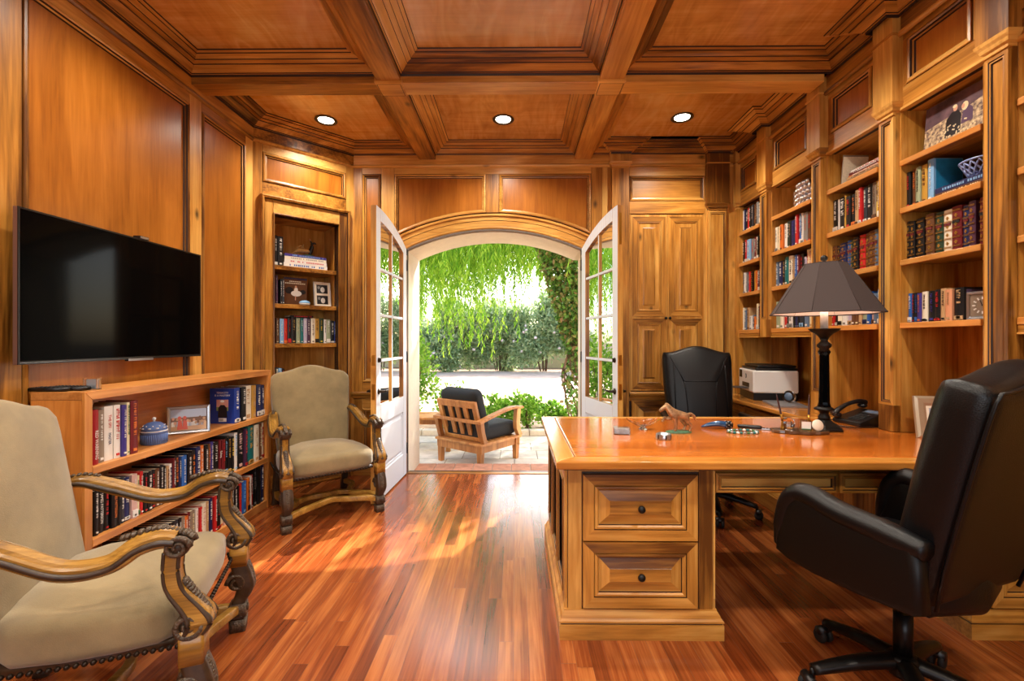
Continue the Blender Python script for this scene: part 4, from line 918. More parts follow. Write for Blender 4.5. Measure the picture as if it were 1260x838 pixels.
# ---------------------------------------------------------------- teak patio chair
def patio_chair(loc, rz):
    rt = empty('patio_armchair', loc, rz); tag(rt, 'teak slat-back patio armchair with black cushions outside the door', 'patio chair')
    w2, yf, yb = .31, .34, -.34
    for sx in (-1, 1):
        for y in (yf - .03, yb + .03):
            m = MB(); m.rings([[(sx * w2 + dx * k * 1.0, y + dy * k, z) for dx, dy in ((-.034, -.034), (.034, -.034), (.034, .034), (-.034, .034))] for k, z in ((.75, 0), (1, .26))], 'teak', True, 'teak', 'teak'); m.build('leg', rt, bevel=.004)
    m = MB()
    m.box(-w2 - .04, w2 + .04, yb - .0, yb + .03, .17, .255, 'teak'); m.box(-w2 - .04, w2 + .04, yf - .03, yf, .17, .255, 'teak')
    for sx in (-1, 1): m.box(sx * w2 - .016, sx * w2 + .016, yb, yf, .17, .255, 'teak')
    m.panel(WORLD, rect(-w2 - .055, w2 + .055, yb - .02, yf + .02), [(0, .255), (0, .28), (.06, .28), (.06, .255)], ['teak'] * 3)
    for k in range(7): m.box(-w2, w2, yb + .06 + .085 * k, yb + .12 + .085 * k, .262, .276, 'teak')
    m.build('seat_frame', rt, bevel=.004)
    an = R(17); Fb = Frame((0, yb + .10, .285), (1, 0, 0), (0, -math.sin(an), math.cos(an)), (0, -math.cos(an), -math.sin(an)))
    m = MB(); H = .47
    m.box(-.30, .30, H - .075, H, -.018, .018, 'teak', Fb); m.box(-.30, .30, 0, .05, -.018, .018, 'teak', Fb)
    m.box(-.30, -.24, .0, H - .075, -.018, .018, 'teak', Fb); m.box(.24, .30, .0, H - .075, -.018, .018, 'teak', Fb)
    m.build('back_frame', rt, bevel=.004)
    for k in range(3): m = MB(); x = -.12 + .12 * k; m.box(x - .03, x + .03, .05, H - .075, -.012, .012, 'teak', Fb); m.build('back_slat', rt, bevel=.003)
    m = MB(); m.box(-w2 - .05, w2 + .05, yb - .052, yb - .012, .50, .535, 'teak'); m.build('back_bar', rt, bevel=.006)
    for sx in (-1, 1):
        m = MB(); pth = bez([(sx * .335, yb - .04, .515), (sx * .335, yb + .15, .555), (sx * .335, .05, .60), (sx * .335, .22, .617), (sx * .335, .385, .605)], 6)
        m.tube(pth, .04, 'teak', section=[(1, -.35), (1, .35), (-1, .35), (-1, -.35)], smooth=False)
        m.rings([[(sx * .335 + dx, y + dy, z) for dx, dy in ((-.028, -.035), (.028, -.035), (.028, .035), (-.028, .035))] for y, z in ((.345, .28), (.30, .36), (.292, .44), (.31, .60))], 'teak', True, 'teak', 'teak')
        m.rings([[(sx * .335 + dx, y + dy, z) for dx, dy in ((-.028, -.03), (.028, -.03), (.028, .03), (-.028, .03))] for y, z in ((yb + .06, .28), (yb + .02, .4), (yb + .0, .52))], 'teak', True, 'teak', 'teak')
        m.build('armrest', rt, bevel=.004)
    m = MB(); m.pillow(Frame((0, .03, .365), (1, 0, 0), (0, 1, 0), (0, 0, 1)), [(u, v + .02) for u, v in rrect(.29, .32, .06)], .17, .06, 'cushion_black', (.02, 0)); m.build('seat_cushion', rt)
    Fc = Frame(Fb(0, .36, -.10), Fb.u, Fb.v, -Fb.n); m = MB(); m.pillow(Fb and Frame(Fb(0, .30, -.095), (-1, 0, 0), Fb.v, -Fb.n), rrect(.285, .27, .07), .17, .065, 'cushion_black', (.02, 0)); m.build('back_cushion', rt)
    return rt
patio_chair((-.44, 5.37, GZ), R(-38))
rt = empty('patio_table', (-1.12, 5.95, GZ)); tag(rt, 'low wooden patio table partly hidden behind the teak chair', 'table')
m = MB()
for k in range(5): m.box(-.3, .3, -.25 + .1 * k, -.157 + .1 * k, .40, .43, 'teak')
m.box(-.28, .28, -.22, .22, .34, .40, 'teak'); m.build('tabletop', rt, bevel=.004)
for sx in (-1, 1):
    for sy in (-1, 1): m = MB(); m.box(sx * .26 - .03, sx * .26 + .03, sy * .2 - .03, sy * .2 + .03, 0, .34, 'teak'); m.build('leg', rt, bevel=.004)

# ================================================================ recessed downlights
LY = [(-1.56, 3.72), (-.105, 3.72), (1.345, 3.70), (-1.5, 2.2), (-.105, 2.2), (1.345, 2.2), (-1.5, .95), (-.105, .95), (1.345, .95), (-1.5, -.4), (-.105, -.4), (1.345, -.4)]
DL = ['recessed ceiling downlight over the television-side corner', 'recessed ceiling downlight over the arched doorway', 'recessed ceiling downlight over the closet side', 'recessed ceiling downlight above the low bookcase', 'recessed ceiling downlight above the open floor', 'recessed ceiling downlight above the desk', 'recessed ceiling downlight above the near armchair', 'recessed ceiling downlight above the camera position', 'recessed ceiling downlight above the near desk chair', 'recessed ceiling downlight behind the near armchair', 'recessed ceiling downlight in the middle of the rear coffers', 'recessed ceiling downlight behind the near desk chair']
for i, (x, y) in enumerate(LY):
    rt = empty('recessed_downlight', (x, y, ZC)); tag(rt, DL[i], 'light', 'recessed ceiling downlights')
    m = MB(); m.lathe([(.062, .0), (.086, -.001), (.088, -.006), (.084, -.009), (.066, -.006), (.061, -.002)], 'light_trim', 28, cap=False); m.build('trim_ring', rt)
    m = MB(); m.lathe([(.001, -.004), (.06, -.004), (.062, -.001)], 'light_lens', 24, cap=True); m.build('lens', rt)
    sp = bpy.data.lights.new('downlight_lamp', 'SPOT'); sp.energy = SPOT_W; sp.spot_size = R(142); sp.spot_blend = .7; sp.shadow_soft_size = .05; sp.specular_factor = .4; sp.color = (1, .9, .76)
    so = bpy.data.objects.new('downlight_lamp', sp); COL.objects.link(so); so.location = (x, y, ZC - .03)
# ================================================================ books
CC = dict(crimson=(150, 26, 34), taupe=(136, 120, 104), white=(226, 222, 216), violet=(62, 52, 128), cream=(222, 208, 170), maroon=(104, 26, 32), royal=(26, 54, 140), black=(20, 19, 21), ivory=(228, 220, 200), mustard=(186, 142, 58),
          navy=(28, 38, 84), brown=(98, 62, 38), charcoal=(44, 48, 56), rose=(204, 168, 160), red=(190, 34, 34), grey=(128, 126, 124), tan=(186, 150, 108), orange=(212, 112, 42), blue=(40, 96, 176), gold=(188, 146, 70), skyblue=(126, 172, 214),
          yellow=(220, 186, 60), plum=(72, 42, 66), teal=(22, 106, 108), sage=(150, 160, 130), green=(60, 110, 66), forest=(34, 60, 44), lavender=(182, 172, 196), bluegrey=(96, 116, 142), peach=(214, 150, 112))
WORDS = dict(royal='royal blue', skyblue='sky blue', bluegrey='blue-grey', forest='forest green', sage='sage green', violet='violet blue')
def cname(c): return WORDS.get(c, c)
for k, v in CC.items(): plain('cover_' + k, v, .42, spec=.4); plain('ink_' + k, v, .5)
plain('gilt', (196, 150, 70), .35, metal=.6)
ORD = ['first', 'second', 'third', 'fourth', 'fifth', 'sixth', 'seventh', 'eighth', 'ninth', 'tenth', 'eleventh', 'twelfth', 'thirteenth', 'fourteenth', 'fifteenth', 'sixteenth', 'seventeenth', 'eighteenth', 'nineteenth']
def ordinal(i):
    if i < 19: return ORD[i]
    n = i + 1; t = {2: 'twent', 3: 'thirt', 4: 'fort', 5: 'fift'}[n // 10]
    return t + 'ieth' if n % 10 == 0 else t + 'y-' + ORD[n % 10 - 1]
BR = random.Random(77)
def book(loc, rz, t, h, dep, col, ink, style='plain', rx=0.0, title=None):
    """local: spine at x = 0 facing +x, thickness along y, height along z"""
    m = MB(); c = 'cover_' + col; bt = min(.0028, t * .18); e = t * .12
    m.box(-dep, -.002, -t / 2, -t / 2 + bt, 0, h, c); m.box(-dep, -.002, t / 2 - bt, t / 2, 0, h, c)
    ys = [-t / 2 + t * i / 6 for i in range(7)]; xs = [min(.004, t * .2) * math.cos((y / t) * PI) for y in ys]
    m.rings([[(x - .002, y, z) for x, y in zip(xs, ys)] for z in (0, h)], c, closed=False, smooth=True); m.box(-.006, -.003, -t / 2 + bt, t / 2 - bt, 0, h, c)
    o = m.build('book', None, loc=loc, rot=(rx, 0, rz))
    p = MB(); p.box(-dep + .004, -.006, -t / 2 + bt, t / 2 - bt, .003, h - .003, 'pages'); p.build('pages', o)
    s = MB(); i_ = 'ink_' + ink; X = .0028 + min(.004, t * .2) * .5
    def bar(y0, y1, z0, z1, mat=i_): s.box(X - .004, X, y0, y1, z0, z1, mat)
    if style == 'bound':
        for k in range(5):
            z = h * (.1 + .2 * k); bar(-t * .44, t * .44, z, z + .0016, 'gilt'); bar(-t * .44, t * .44, z + .005, z + .0056, 'gilt')
        for k in range(4):
            z = h * (.2 + .2 * k); bar(-t * .07, t * .07, z - .008, z + .008, 'gilt'); bar(-t * .16, t * .16, z - .002, z + .002, 'gilt')
        bar(-t * .36, t * .36, h * .62, h * .68, 'ink_' + ('maroon' if col != 'maroon' else 'black'))
    elif title:
        pass
    else:
        # rows of small strokes standing in for lettering too small to read
        g = t * BR.uniform(.22, .4); z = h * BR.uniform(.88, .95); zend = h * BR.uniform(.28, .5)
        if BR.random() < .45: bar(-t * .46, t * .46, h * .03, h * BR.uniform(.08, .2))
        while z > zend:
            for _ in range(BR.randint(3, 7)):
                w = g * BR.uniform(.35, .55)
                if z - w < zend: break
                bar(-g / 2, g / 2, z - w * .3, z)
                if BR.random() < .7: bar(-g / 2 if BR.random() < .5 else g / 2 - g * .25, (-g / 2 if False else 0) + (g * .5 if BR.random() < .5 else g * .1), z - w, z - w * .3)
                z -= w * 1.5
            z -= g * .6
        bar(-t * .22, t * .22, h * .05, h * .05 + t * .3)
    if title:
        M = Matrix.Translation((X + .0002, 0, h * .5)) @ Matrix(((0, 0, 1, 0), (0, 1, 0, 0), (-1, 0, 0, 0), (0, 0, 0, 1)))
        for txt, zc, sz, ik in title:
            text_mesh('spine_lettering', txt, sz, 'ink_' + ik, o, Matrix.Translation((X, 0, h * zc)) @ Matrix(((0, 0, 1, 0), (0, 1, 0, 0), (-1, 0, 0, 0), (0, 0, 0, 1))), sx=.85)
    if s.v: s.build('spine_lettering', o)
    return o
ROWS={
'low_top_left':[(2.005,2.036,'crimson','white',0.245),(2.038,2.073,'taupe','white',0.24),(2.076,2.121,'white','red',0.25),(2.124,2.159,'white','red',0.25),(2.16,2.186,'violet','white',0.245),(2.187,2.204,'cream','green',0.255),(2.205,2.248,'maroon','orange',0.26)],
'low_top_right':[(3.029,3.096,'royal','white',0.235),(3.105,3.162,'black','white',0.235),(3.165,3.25,'ivory','tan',0.235),(3.253,3.31,'mustard','tan',0.232),(3.312,3.366,'navy','white',0.232),(3.369,3.415,'navy','white',0.225)],
'low_mid':[(2.015,2.038,'black','white',0.2),(2.04,2.073,'black','white',0.2),(2.074,2.099,'black','red',0.205),(2.101,2.133,'black','brown',0.215),(2.133,2.15,'black','black',0.22),(2.152,2.178,'charcoal','white',0.22),(2.18,2.212,'navy','white',0.21),(2.214,2.247,'rose','white',0.215),(2.248,2.268,'cream','green',0.2),(2.269,2.289,'red','white',0.215),(2.29,2.313,'black','red',0.2),(2.314,2.342,'black','white',0.2),(2.343,2.369,'black','red',0.2),(2.37,2.398,'brown','white',0.2),(2.4,2.426,'black','white',0.21),(2.428,2.443,'black','white',0.2),(2.444,2.462,'tan','brown',0.195),(2.464,2.485,'white','navy',0.2),(2.487,2.503,'maroon','white',0.225),(2.505,2.535,'black','orange',0.235),(2.537,2.555,'navy','white',0.22),(2.557,2.595,'blue','white',0.22),(2.597,2.624,'black','white',0.225),(2.626,2.656,'black','orange',0.235),(2.659,2.698,'navy','white',0.245),(2.702,2.737,'orange','white',0.245),(2.74,2.771,'black','white',0.24),(2.773,2.797,'brown','orange',0.24),(2.8,2.828,'violet','white',0.245),(2.832,2.878,'black','white',0.235),(2.881,2.903,'maroon','white',0.24),(2.907,2.939,'maroon','red',0.235),(2.941,2.964,'black','skyblue',0.245),(2.967,2.998,'black','gold',0.24),(3.001,3.031,'black','yellow',0.235),(3.035,3.069,'white','skyblue',0.255),(3.073,3.138,'black','rose',0.265),(3.143,3.17,'plum','red',0.26),(3.181,3.248,'teal','gold',0.27),(3.252,3.315,'ivory','tan',0.265),(3.319,3.347,'brown','cream',0.265),(3.349,3.382,'ivory','red',0.265)],
'low_bottom':[(2.243,2.268,'black','white',0.2),(2.27,2.293,'grey','white',0.2),(2.295,2.321,'navy','white',0.2),(2.323,2.349,'black','grey',0.2),(2.352,2.379,'black','white',0.2),(2.382,2.407,'taupe','white',0.19),(2.409,2.435,'black','red',0.2),(2.438,2.461,'grey','white',0.2),(2.463,2.49,'black','white',0.2),(2.493,2.517,'charcoal','white',0.2),(2.52,2.542,'black','white',0.2),(2.545,2.57,'taupe','white',0.2),(2.572,2.602,'orange','white',0.19),(2.604,2.627,'maroon','white',0.2),(2.628,2.665,'taupe','cream',0.2),(2.669,2.692,'white','rose',0.2),(2.695,2.715,'red','white',0.2),(2.717,2.753,'ivory','rose',0.21),(2.755,2.786,'tan','cream',0.21),(2.79,2.822,'navy','white',0.215),(2.825,2.847,'red','white',0.22),(2.849,2.887,'black','red',0.22),(2.89,2.921,'cream','orange',0.22),(2.924,2.952,'rose','white',0.22),(2.956,2.99,'black','white',0.22),(2.994,3.029,'grey','white',0.22),(3.033,3.06,'black','white',0.21),(3.063,3.078,'black','red',0.21),(3.081,3.111,'red','orange',0.22),(3.115,3.16,'blue','skyblue',0.22),(3.17,3.199,'orange','black',0.23),(3.201,3.223,'white','grey',0.235),(3.226,3.248,'red','white',0.235),(3.256,3.297,'black','grey',0.27),(3.302,3.339,'black','black',0.275),(3.344,3.387,'navy','white',0.28)],
'niche_row':[(0.1975,0.2241,'brown','cream',0.215),(0.2282,0.2593,'skyblue','white',0.21),(0.2614,0.2887,'red','orange',0.21),(0.2908,0.3194,'black','red',0.215),(0.3226,0.3601,'black','gold',0.225),(0.3634,0.396,'sage','cream',0.22),(0.3982,0.4212,'teal','white',0.22),(0.4224,0.4512,'lavender','white',0.22),(0.4534,0.4826,'plum','white',0.22),(0.4871,0.5211,'ivory','brown',0.22),(0.5234,0.559,'mustard','black',0.22),(0.5613,0.5986,'forest','yellow',0.225),(0.6021,0.6233,'white','black',0.215),(0.6244,0.6589,'sage','white',0.215),(0.6613,0.6913,'black','white',0.205),(0.695,0.7059,'royal','white',0.2)],
'niche_top_left':[(0.1847,0.2138,'black','white',0.255),(0.2156,0.256,'black','white',0.25)],
'niche_mid_left':[(0.1914,0.2138,'plum','grey',0.24),(0.2334,0.2489,'black','white',0.21),(0.251,0.2666,'charcoal','white',0.215)],
'niche_low':[(0.2036,0.2179,'ivory','grey',0.12),(0.219,0.2448,'skyblue','white',0.125),(0.2458,0.2656,'black','red',0.12)],
'bay1_0':[(4.282,4.314,'white','navy',0.2),(4.251,4.281,'navy','white',0.21),(4.193,4.247,'black','white',0.2),(4.151,4.19,'red','white',0.2),(4.103,4.148,'black','white',0.205),(4.059,4.099,'charcoal','white',0.21),(4.016,4.056,'brown','black',0.2),(3.987,4.013,'black','tan',0.2),(3.953,3.984,'grey','white',0.21),(3.902,3.95,'white','grey',0.19)],
'bay1_1':[(4.262,4.314,'black','white',0.2),(4.204,4.258,'red','white',0.21),(4.113,4.197,'skyblue','white',0.2),(4.062,4.11,'grey','red',0.195),(4.014,4.059,'maroon','white',0.2),(3.984,4.011,'cream','black',0.195),(3.939,3.979,'black','white',0.2),(3.902,3.938,'black','grey',0.2)],
'bay1_2':[(4.306,4.348,'black','grey',0.19),(4.257,4.302,'white','grey',0.19),(4.223,4.255,'grey','white',0.19),(4.179,4.219,'blue','white',0.185),(4.133,4.176,'red','orange',0.185),(4.081,4.129,'black','gold',0.18),(4.037,4.075,'mustard','orange',0.185),(4.002,4.035,'orange','red',0.185),(3.962,3.999,'navy','white',0.18),(3.922,3.958,'plum','white',0.18),(3.9,3.92,'maroon','white',0.175)],
'bay1_3':[(4.265,4.308,'ivory','white',0.205),(4.215,4.261,'bluegrey','white',0.18),(4.152,4.213,'tan','brown',0.2),(4.092,4.147,'white','grey',0.125),(4.046,4.09,'bluegrey','white',0.13),(4.01,4.044,'orange','brown',0.115),(3.948,4.006,'cream','white',0.225),(3.922,3.944,'black','white',0.2),(3.898,3.92,'white','red',0.22)],
'bay2_1':[(3.675,3.709,'ivory','grey',0.2),(3.646,3.674,'cream','tan',0.2),(3.598,3.643,'orange','brown',0.205),(3.553,3.594,'white','grey',0.205),(3.516,3.549,'forest','white',0.21),(3.489,3.514,'black','tan',0.205),(3.435,3.486,'navy','violet',0.2),(3.4,3.432,'red','white',0.23),(3.369,3.398,'blue','white',0.23),(3.34,3.365,'white','grey',0.225),(3.291,3.338,'grey','orange',0.22),(3.249,3.289,'brown','red',0.215),(3.219,3.246,'cream','red',0.23)],
'bay2_2':[(3.67,3.705,'bluegrey','white',0.2),(3.622,3.667,'navy','white',0.2),(3.574,3.619,'black','tan',0.2),(3.526,3.57,'teal','white',0.215),(3.467,3.524,'ivory','black',0.215),(3.448,3.464,'tan','brown',0.2),(3.414,3.445,'blue','white',0.21),(3.378,3.411,'maroon','white',0.205),(3.338,3.376,'black','red',0.205),(3.309,3.337,'lavender','navy',0.18),(3.275,3.305,'cream','red',0.225),(3.245,3.274,'cream','red',0.225),(3.216,3.244,'cream','red',0.225)],
'bay2_3':[(3.658,3.719,'sage','white',0.215),(3.607,3.656,'ivory','grey',0.21),(3.55,3.604,'red','white',0.215),(3.526,3.547,'black','grey',0.19),(3.472,3.522,'white','grey',0.19),(3.439,3.468,'black','grey',0.19),(3.409,3.436,'navy','grey',0.19),(3.383,3.406,'black','grey',0.19),(3.328,3.379,'charcoal','skyblue',0.2),(3.276,3.326,'bluegrey','white',0.2),(3.222,3.272,'cream','tan',0.19)],
'bay3_1':[(3.012,3.061,'black','white',0.215),(2.995,3.011,'white','grey',0.21),(2.937,2.993,'black','white',0.215),(2.918,2.937,'mustard','black',0.215),(2.875,2.916,'black','red',0.2),(2.839,2.874,'black','orange',0.2),(2.805,2.837,'tan','brown',0.215),(2.777,2.804,'red','white',0.22),(2.745,2.775,'charcoal','white',0.215),(2.705,2.741,'black','white',0.22),(2.669,2.703,'taupe','brown',0.22),(2.648,2.668,'yellow','brown',0.22),(2.629,2.647,'maroon','white',0.22)],
'bay3_2':[(3.019,3.065,'brown','gold',0.19),(2.989,3.016,'black','gold',0.185),(2.928,2.986,'navy','gold',0.195),(2.887,2.925,'blue','gold',0.2),(2.858,2.884,'forest','gold',0.195),(2.81,2.856,'black','gold',0.205),(2.757,2.806,'red','gold',0.21),(2.721,2.755,'brown','gold',0.21),(2.668,2.718,'brown','gold',0.215),(2.639,2.666,'bluegrey','gold',0.215),(2.626,2.637,'red','gold',0.21)],
'bay3_3':[(3.047,3.068,'red','white',0.19),(3.011,3.045,'black','white',0.19),(2.966,3.008,'ivory','black',0.19),(2.924,2.962,'white','grey',0.19),(2.877,2.921,'lavender','tan',0.19),(2.842,2.874,'brown','white',0.19),(2.807,2.841,'brown','cream',0.19),(2.778,2.805,'tan','brown',0.19),(2.741,2.776,'sage','navy',0.19),(2.707,2.739,'blue','white',0.195),(2.68,2.704,'rose','brown',0.18),(2.649,2.678,'bluegrey','white',0.18),(2.625,2.647,'skyblue','white',0.2)],
'bay4_1':[(2.455,2.485,'black','red',0.19),(2.42,2.454,'brown','orange',0.195),(2.384,2.418,'sage','black',0.195),(2.344,2.382,'mustard','brown',0.195),(2.303,2.343,'skyblue','white',0.21)],
'bay4_2':[(2.457,2.481,'black','grey',0.205),(2.427,2.455,'black','gold',0.2),(2.374,2.422,'black','gold',0.205),(2.309,2.357,'brown','gold',0.21),(2.262,2.305,'forest','gold',0.205),(2.213,2.26,'ivory','gold',0.205),(2.16,2.211,'maroon','gold',0.21),(2.123,2.157,'navy','gold',0.2),(2.087,2.12,'plum','gold',0.21),(2.053,2.077,'maroon','gold',0.215)],
'bay4_3':[(2.457,2.484,'blue','white',0.155),(2.435,2.455,'black','red',0.155),(2.418,2.433,'black','blue',0.155),(2.387,2.417,'violet','orange',0.15),(2.35,2.386,'ivory','black',0.155),(2.305,2.346,'black','violet',0.155),(2.27,2.304,'black','red',0.158),(2.235,2.269,'tan','black',0.16),(2.196,2.234,'peach','tan',0.15)],
}
nang = math.atan2(-nu.x, nu.y)
RD = {'low_top_left': ('remote end', 'top shelf of low bookcase', .695, 'L', 0), 'low_top_right': ('blue-jacket end', 'top shelf of low bookcase', .695, 'L', 0), 'low_mid': ('remote end', 'middle shelf of low bookcase', .375, 'L', 0), 'low_bottom': ('remote end', 'bottom shelf of low bookcase', .055, 'L', 0),
      'niche_row': ('television side', 'row in the wall niche', 1.227, 'N', 0), 'niche_top_left': ('television side', 'top shelf of wall niche', 1.886, 'N', 0), 'niche_mid_left': ('television side', 'picture shelf of wall niche', 1.562, 'N', 0), 'niche_low': ('television side', 'lowest shelf of wall niche', .89, 'N', 0)}
for b, nm in ((1, 'corner bay'), (2, 'basket bay'), (3, 'magazine bay'), (4, 'portrait bay')):
    for k in range(4): RD['bay%d_%d' % (b, k)] = ('closet side', '%s shelf of %s' % (ORD[k], nm), SHZ[k], 'R', b)
TITLES = {('low_top_left', 0): [('RED WARNING', .36, .022, 'white')], ('low_top_left', 2): [('THE SPY', .72, .02, 'red'), ('MASTER', .4, .018, 'navy')], ('low_mid', 1): [('JAMES PATTERSON', .55, .019, 'white')], ('low_mid', 3): [('JAMES PATTERSON', .5, .017, 'orange')], ('low_mid', 30): [('Silva', .62, .03, 'white')]}
ALLB = {}
for rn, row in ROWS.items():
    side, shelf, z, kind, bay = RD[rn]
    seq = list(row)
    if kind == 'R':
        lo, hi = BAYS[bay - 1]; lo += .003; hi -= .003; a0, a1 = min(q[0] for q in seq), max(q[1] for q in seq)
        if a0 < lo or a1 > hi:
            na0, na1 = max(a0, lo), min(a1, hi); k = (na1 - na0) / (a1 - a0); seq = [(na0 + (q[0] - a0) * k, na0 + (q[1] - a0) * k) + q[2:] for q in seq]
    if kind == 'L':
        hi = 3.392; a0, a1 = seq[0][0], seq[-1][1]; a0n = max(a0, 1.985)
        if a1 > hi or a0 < a0n: k = (hi - a0n) / (a1 - a0) if a1 > hi else (a1 - a0n) / (a1 - a0); seq = [(a0n + (q[0] - a0) * k, a0n + (q[1] - a0) * k) + q[2:] for q in seq]
    seq.sort(key=lambda q: -q[0] if kind == 'R' else q[0])
    for i, (y0, y1, col, ink, h) in enumerate(seq):
        t = y1 - y0 - .0008; c = (y0 + y1) / 2; ins = BR.uniform(-.008, .006)
        if kind == 'L': loc, rz, dep = (-1.885 + ins, c, z), 0, BR.uniform(.15, .17)
        elif kind == 'R': loc, rz, dep = (2.088 - ins, c, z), PI, BR.uniform(.14, .16)
        else: q = FN(c, z, -.035 + ins); loc, rz, dep = tuple(q), nang, .15
        if t < .006: t = .006
        zmax = {'low_top_left': .29, 'low_top_right': .29, 'low_mid': .28, 'low_bottom': .278}.get(rn, .3)
        if kind == 'R':
            k_ = int(rn[-1]); ceil_ = (ZO if k_ == 0 else SHZ[k_ - 1] - .034); h = min(h * (1.0), ceil_ - z - .008)
        o = book(loc, rz, t, min(h, zmax), dep, col, ink, 'bound' if (rn in ('bay3_2', 'bay4_2') or (ink == 'gold' and kind == 'R')) else 'plain', title=TITLES.get((rn, i)))
        tag(o, '%s book with %s lettering, %s from the %s, %s' % (cname(col), cname(ink) if 'bound' != 'x' else '', ordinal(i), side, shelf), 'book', 'books on the ' + shelf)
        ALLB[rn, i] = o
# cover art of the books that show a cover
def cover_face(o, dep, h, t, ysign):
    """frame on the cover: u to the reader's right, v up"""
    return Frame((-dep if ysign < 0 else 0, ysign * (t / 2 + .0004), 0), (1 if ysign < 0 else -1, 0, 0), (0, 0, 1), (0, ysign, 0))
plain('photo_pink', (196, 140, 128), .4); plain('photo_green', (120, 136, 76), .4); plain('photo_dark', (26, 26, 32), .4); plain('photo_skin', (206, 154, 126), .4); plain('photo_white', (226, 224, 220), .4)
plain('photo_sky', (168, 182, 204), .4); plain('photo_sand', (186, 150, 116), .4); plain('photo_red', (196, 84, 62), .4); plain('photo_brown', (110, 76, 52), .4); plain('photo_violet', (86, 66, 92), .4)
def disc(mb, fr, u, v, ru, rv_, n0, n1, mat, n=14): mb.prism(fr, [(u + ru * math.cos(2 * PI * i / n), v + rv_ * math.sin(2 * PI * i / n)) for i in range(n)], n0, n1, mat)
ob = ALLB['low_top_right', 0]; ob['label'] = 'blue-jacketed book showing its cover, a white-haired person in black coat'
d_ = -min(v.co.x for v in ob.data.vertices); h_ = max(v.co.z for v in ob.data.vertices); t_ = 2 * max(v.co.y for v in ob.data.vertices)
F_ = cover_face(ob, d_, h_, t_, -1); m = MB()
m.box(.045, .125, .085, .16, 0, .0006, 'photo_pink', F_); m.box(.045, .125, .085, .11, .0006, .0009, 'photo_green', F_)
disc(m, F_, .085, .138, .013, .016, .0009, .0013, 'photo_skin'); disc(m, F_, .085, .149, .014, .008, .0013, .0016, 'photo_white')
m.prism(F_, [(.055, .04), (.118, .04), (.115, .105), (.098, .124), (.074, .124), (.058, .105)], .0009, .0015, 'photo_dark'); m.box(.06, .112, .012, .036, 0, .0008, 'photo_white', F_)
for k in range(11): m.box(.063 + .0026 * k, .0642 + .0026 * k, .016, .032, .0008, .001, 'photo_dark', F_)
m.build('cover_picture', ob)
for tx, v in (('TENACITY', .205), ('IS A MASTERY', .187)): text_mesh('cover_lettering', tx, .017, 'ink_white', ob, Matrix.Translation(F_(.085, v, .0005)) @ Matrix(((1, 0, 0, 0), (0, 0, -1, 0), (0, 1, 0, 0), (0, 0, 0, 1))))
ob = ALLB['bay4_1', 4]; d_ = -min(v.co.x for v in ob.data.vertices); h_ = max(v.co.z for v in ob.data.vertices); t_ = 2 * max(v.co.y for v in ob.data.vertices)
F_ = cover_face(ob, d_, h_, t_, 1); m = MB(); plain('cover_lagoon', (34, 128, 176), .4, noise=.2, nscale=20); m.box(.012, d_ - .004, .003, h_ - .003, 0, .0006, 'cover_lagoon', F_)
for k_ in range(7): disc(m, F_, .06 + .014 * math.cos(k_), .05 + .014 * math.sin(k_), .009, .009, .0006, .0009, 'photo_dark' if k_ % 2 else 'ink_maroon', 8)
m.build('cover_picture', ob)
# sunset-jacketed novel at the near end of the portrait bay
ob = book((2.088, 2.165, SHZ[3]), PI, .045, .155, .21, 'black', 'tan'); tag(ob, 'novel showing a dusk cover with red letters behind the silver clock', 'book', 'books on the fourth shelf of portrait bay')
F_ = cover_face(ob, .21, .155, .045, 1); m = MB(); m.box(.012, .2, .03, .075, 0, .0008, 'photo_sand', F_); m.box(.012, .2, .07, .105, 0, .0006, 'photo_brown', F_); m.box(.012, .2, .105, .145, 0, .0006, 'photo_violet', F_); m.build('cover_picture', ob)
text_mesh('cover_lettering', 'R', .05, 'ink_red', ob, Matrix.Translation(F_(.04, .088, .0012)) @ Matrix(((-1, 0, 0, 0), (0, 0, 1, 0), (0, 1, 0, 0), (0, 0, 0, 1))))
# books seen past the last pilaster
for (y, z, col, ink, t, h, lb_) in ((1.868, SHZ[1], 'royal', 'white', .03, .25, 'tall royal blue book on the shelf behind the last pilaster'), (1.872, SHZ[2], 'maroon', 'white', .022, .17, 'maroon book behind the last pilaster, below the tall blue book'), (1.848, SHZ[2], 'white', 'red', .022, .16, 'white book leaning behind the last pilaster beside a maroon one'), (1.872, SHZ[3], 'black', 'orange', .022, .21, 'black book on the lowest shelf behind the last pilaster'), (1.848, SHZ[3], 'black', 'white', .022, .2, 'black book second on the lowest shelf behind the last pilaster')):
    tag(book((2.09, y, z), PI, t, h, .15, col, ink), lb_, 'book', 'books in the bay behind the near chair')
# books lying flat: (name frame) each is a book laid on its side
def flat_book(loc, rz, L_, D_, t, col, ink, label, group, name='book'):
    m = MB(); c = 'cover_' + col; bt = min(.003, t * .2)
    m.box(-L_ / 2, L_ / 2, -D_, 0, 0, bt, c); m.box(-L_ / 2, L_ / 2, -D_, 0, t - bt, t, c); m.box(-L_ / 2, L_ / 2, -.003, .001, 0, t, c)
    o = m.build(name, None, loc=loc, rot=(0, 0, rz)); p = MB(); p.box(-L_ / 2 + .003, L_ / 2 - .003, -D_ + .003, -.003, bt, t - bt, 'pages'); p.build('pages', o)
    s = MB(); x = -L_ * .42
    while x < L_ * .36:
        w = t * BR.uniform(.18, .34); s.box(x, x + w, .0005, .002, t * .3, t * .72, 'ink_' + ink); x += w * 1.7 if BR.random() > .15 else w * 4
    s.build('spine_lettering', o); tag(o, label, 'book', group); return o
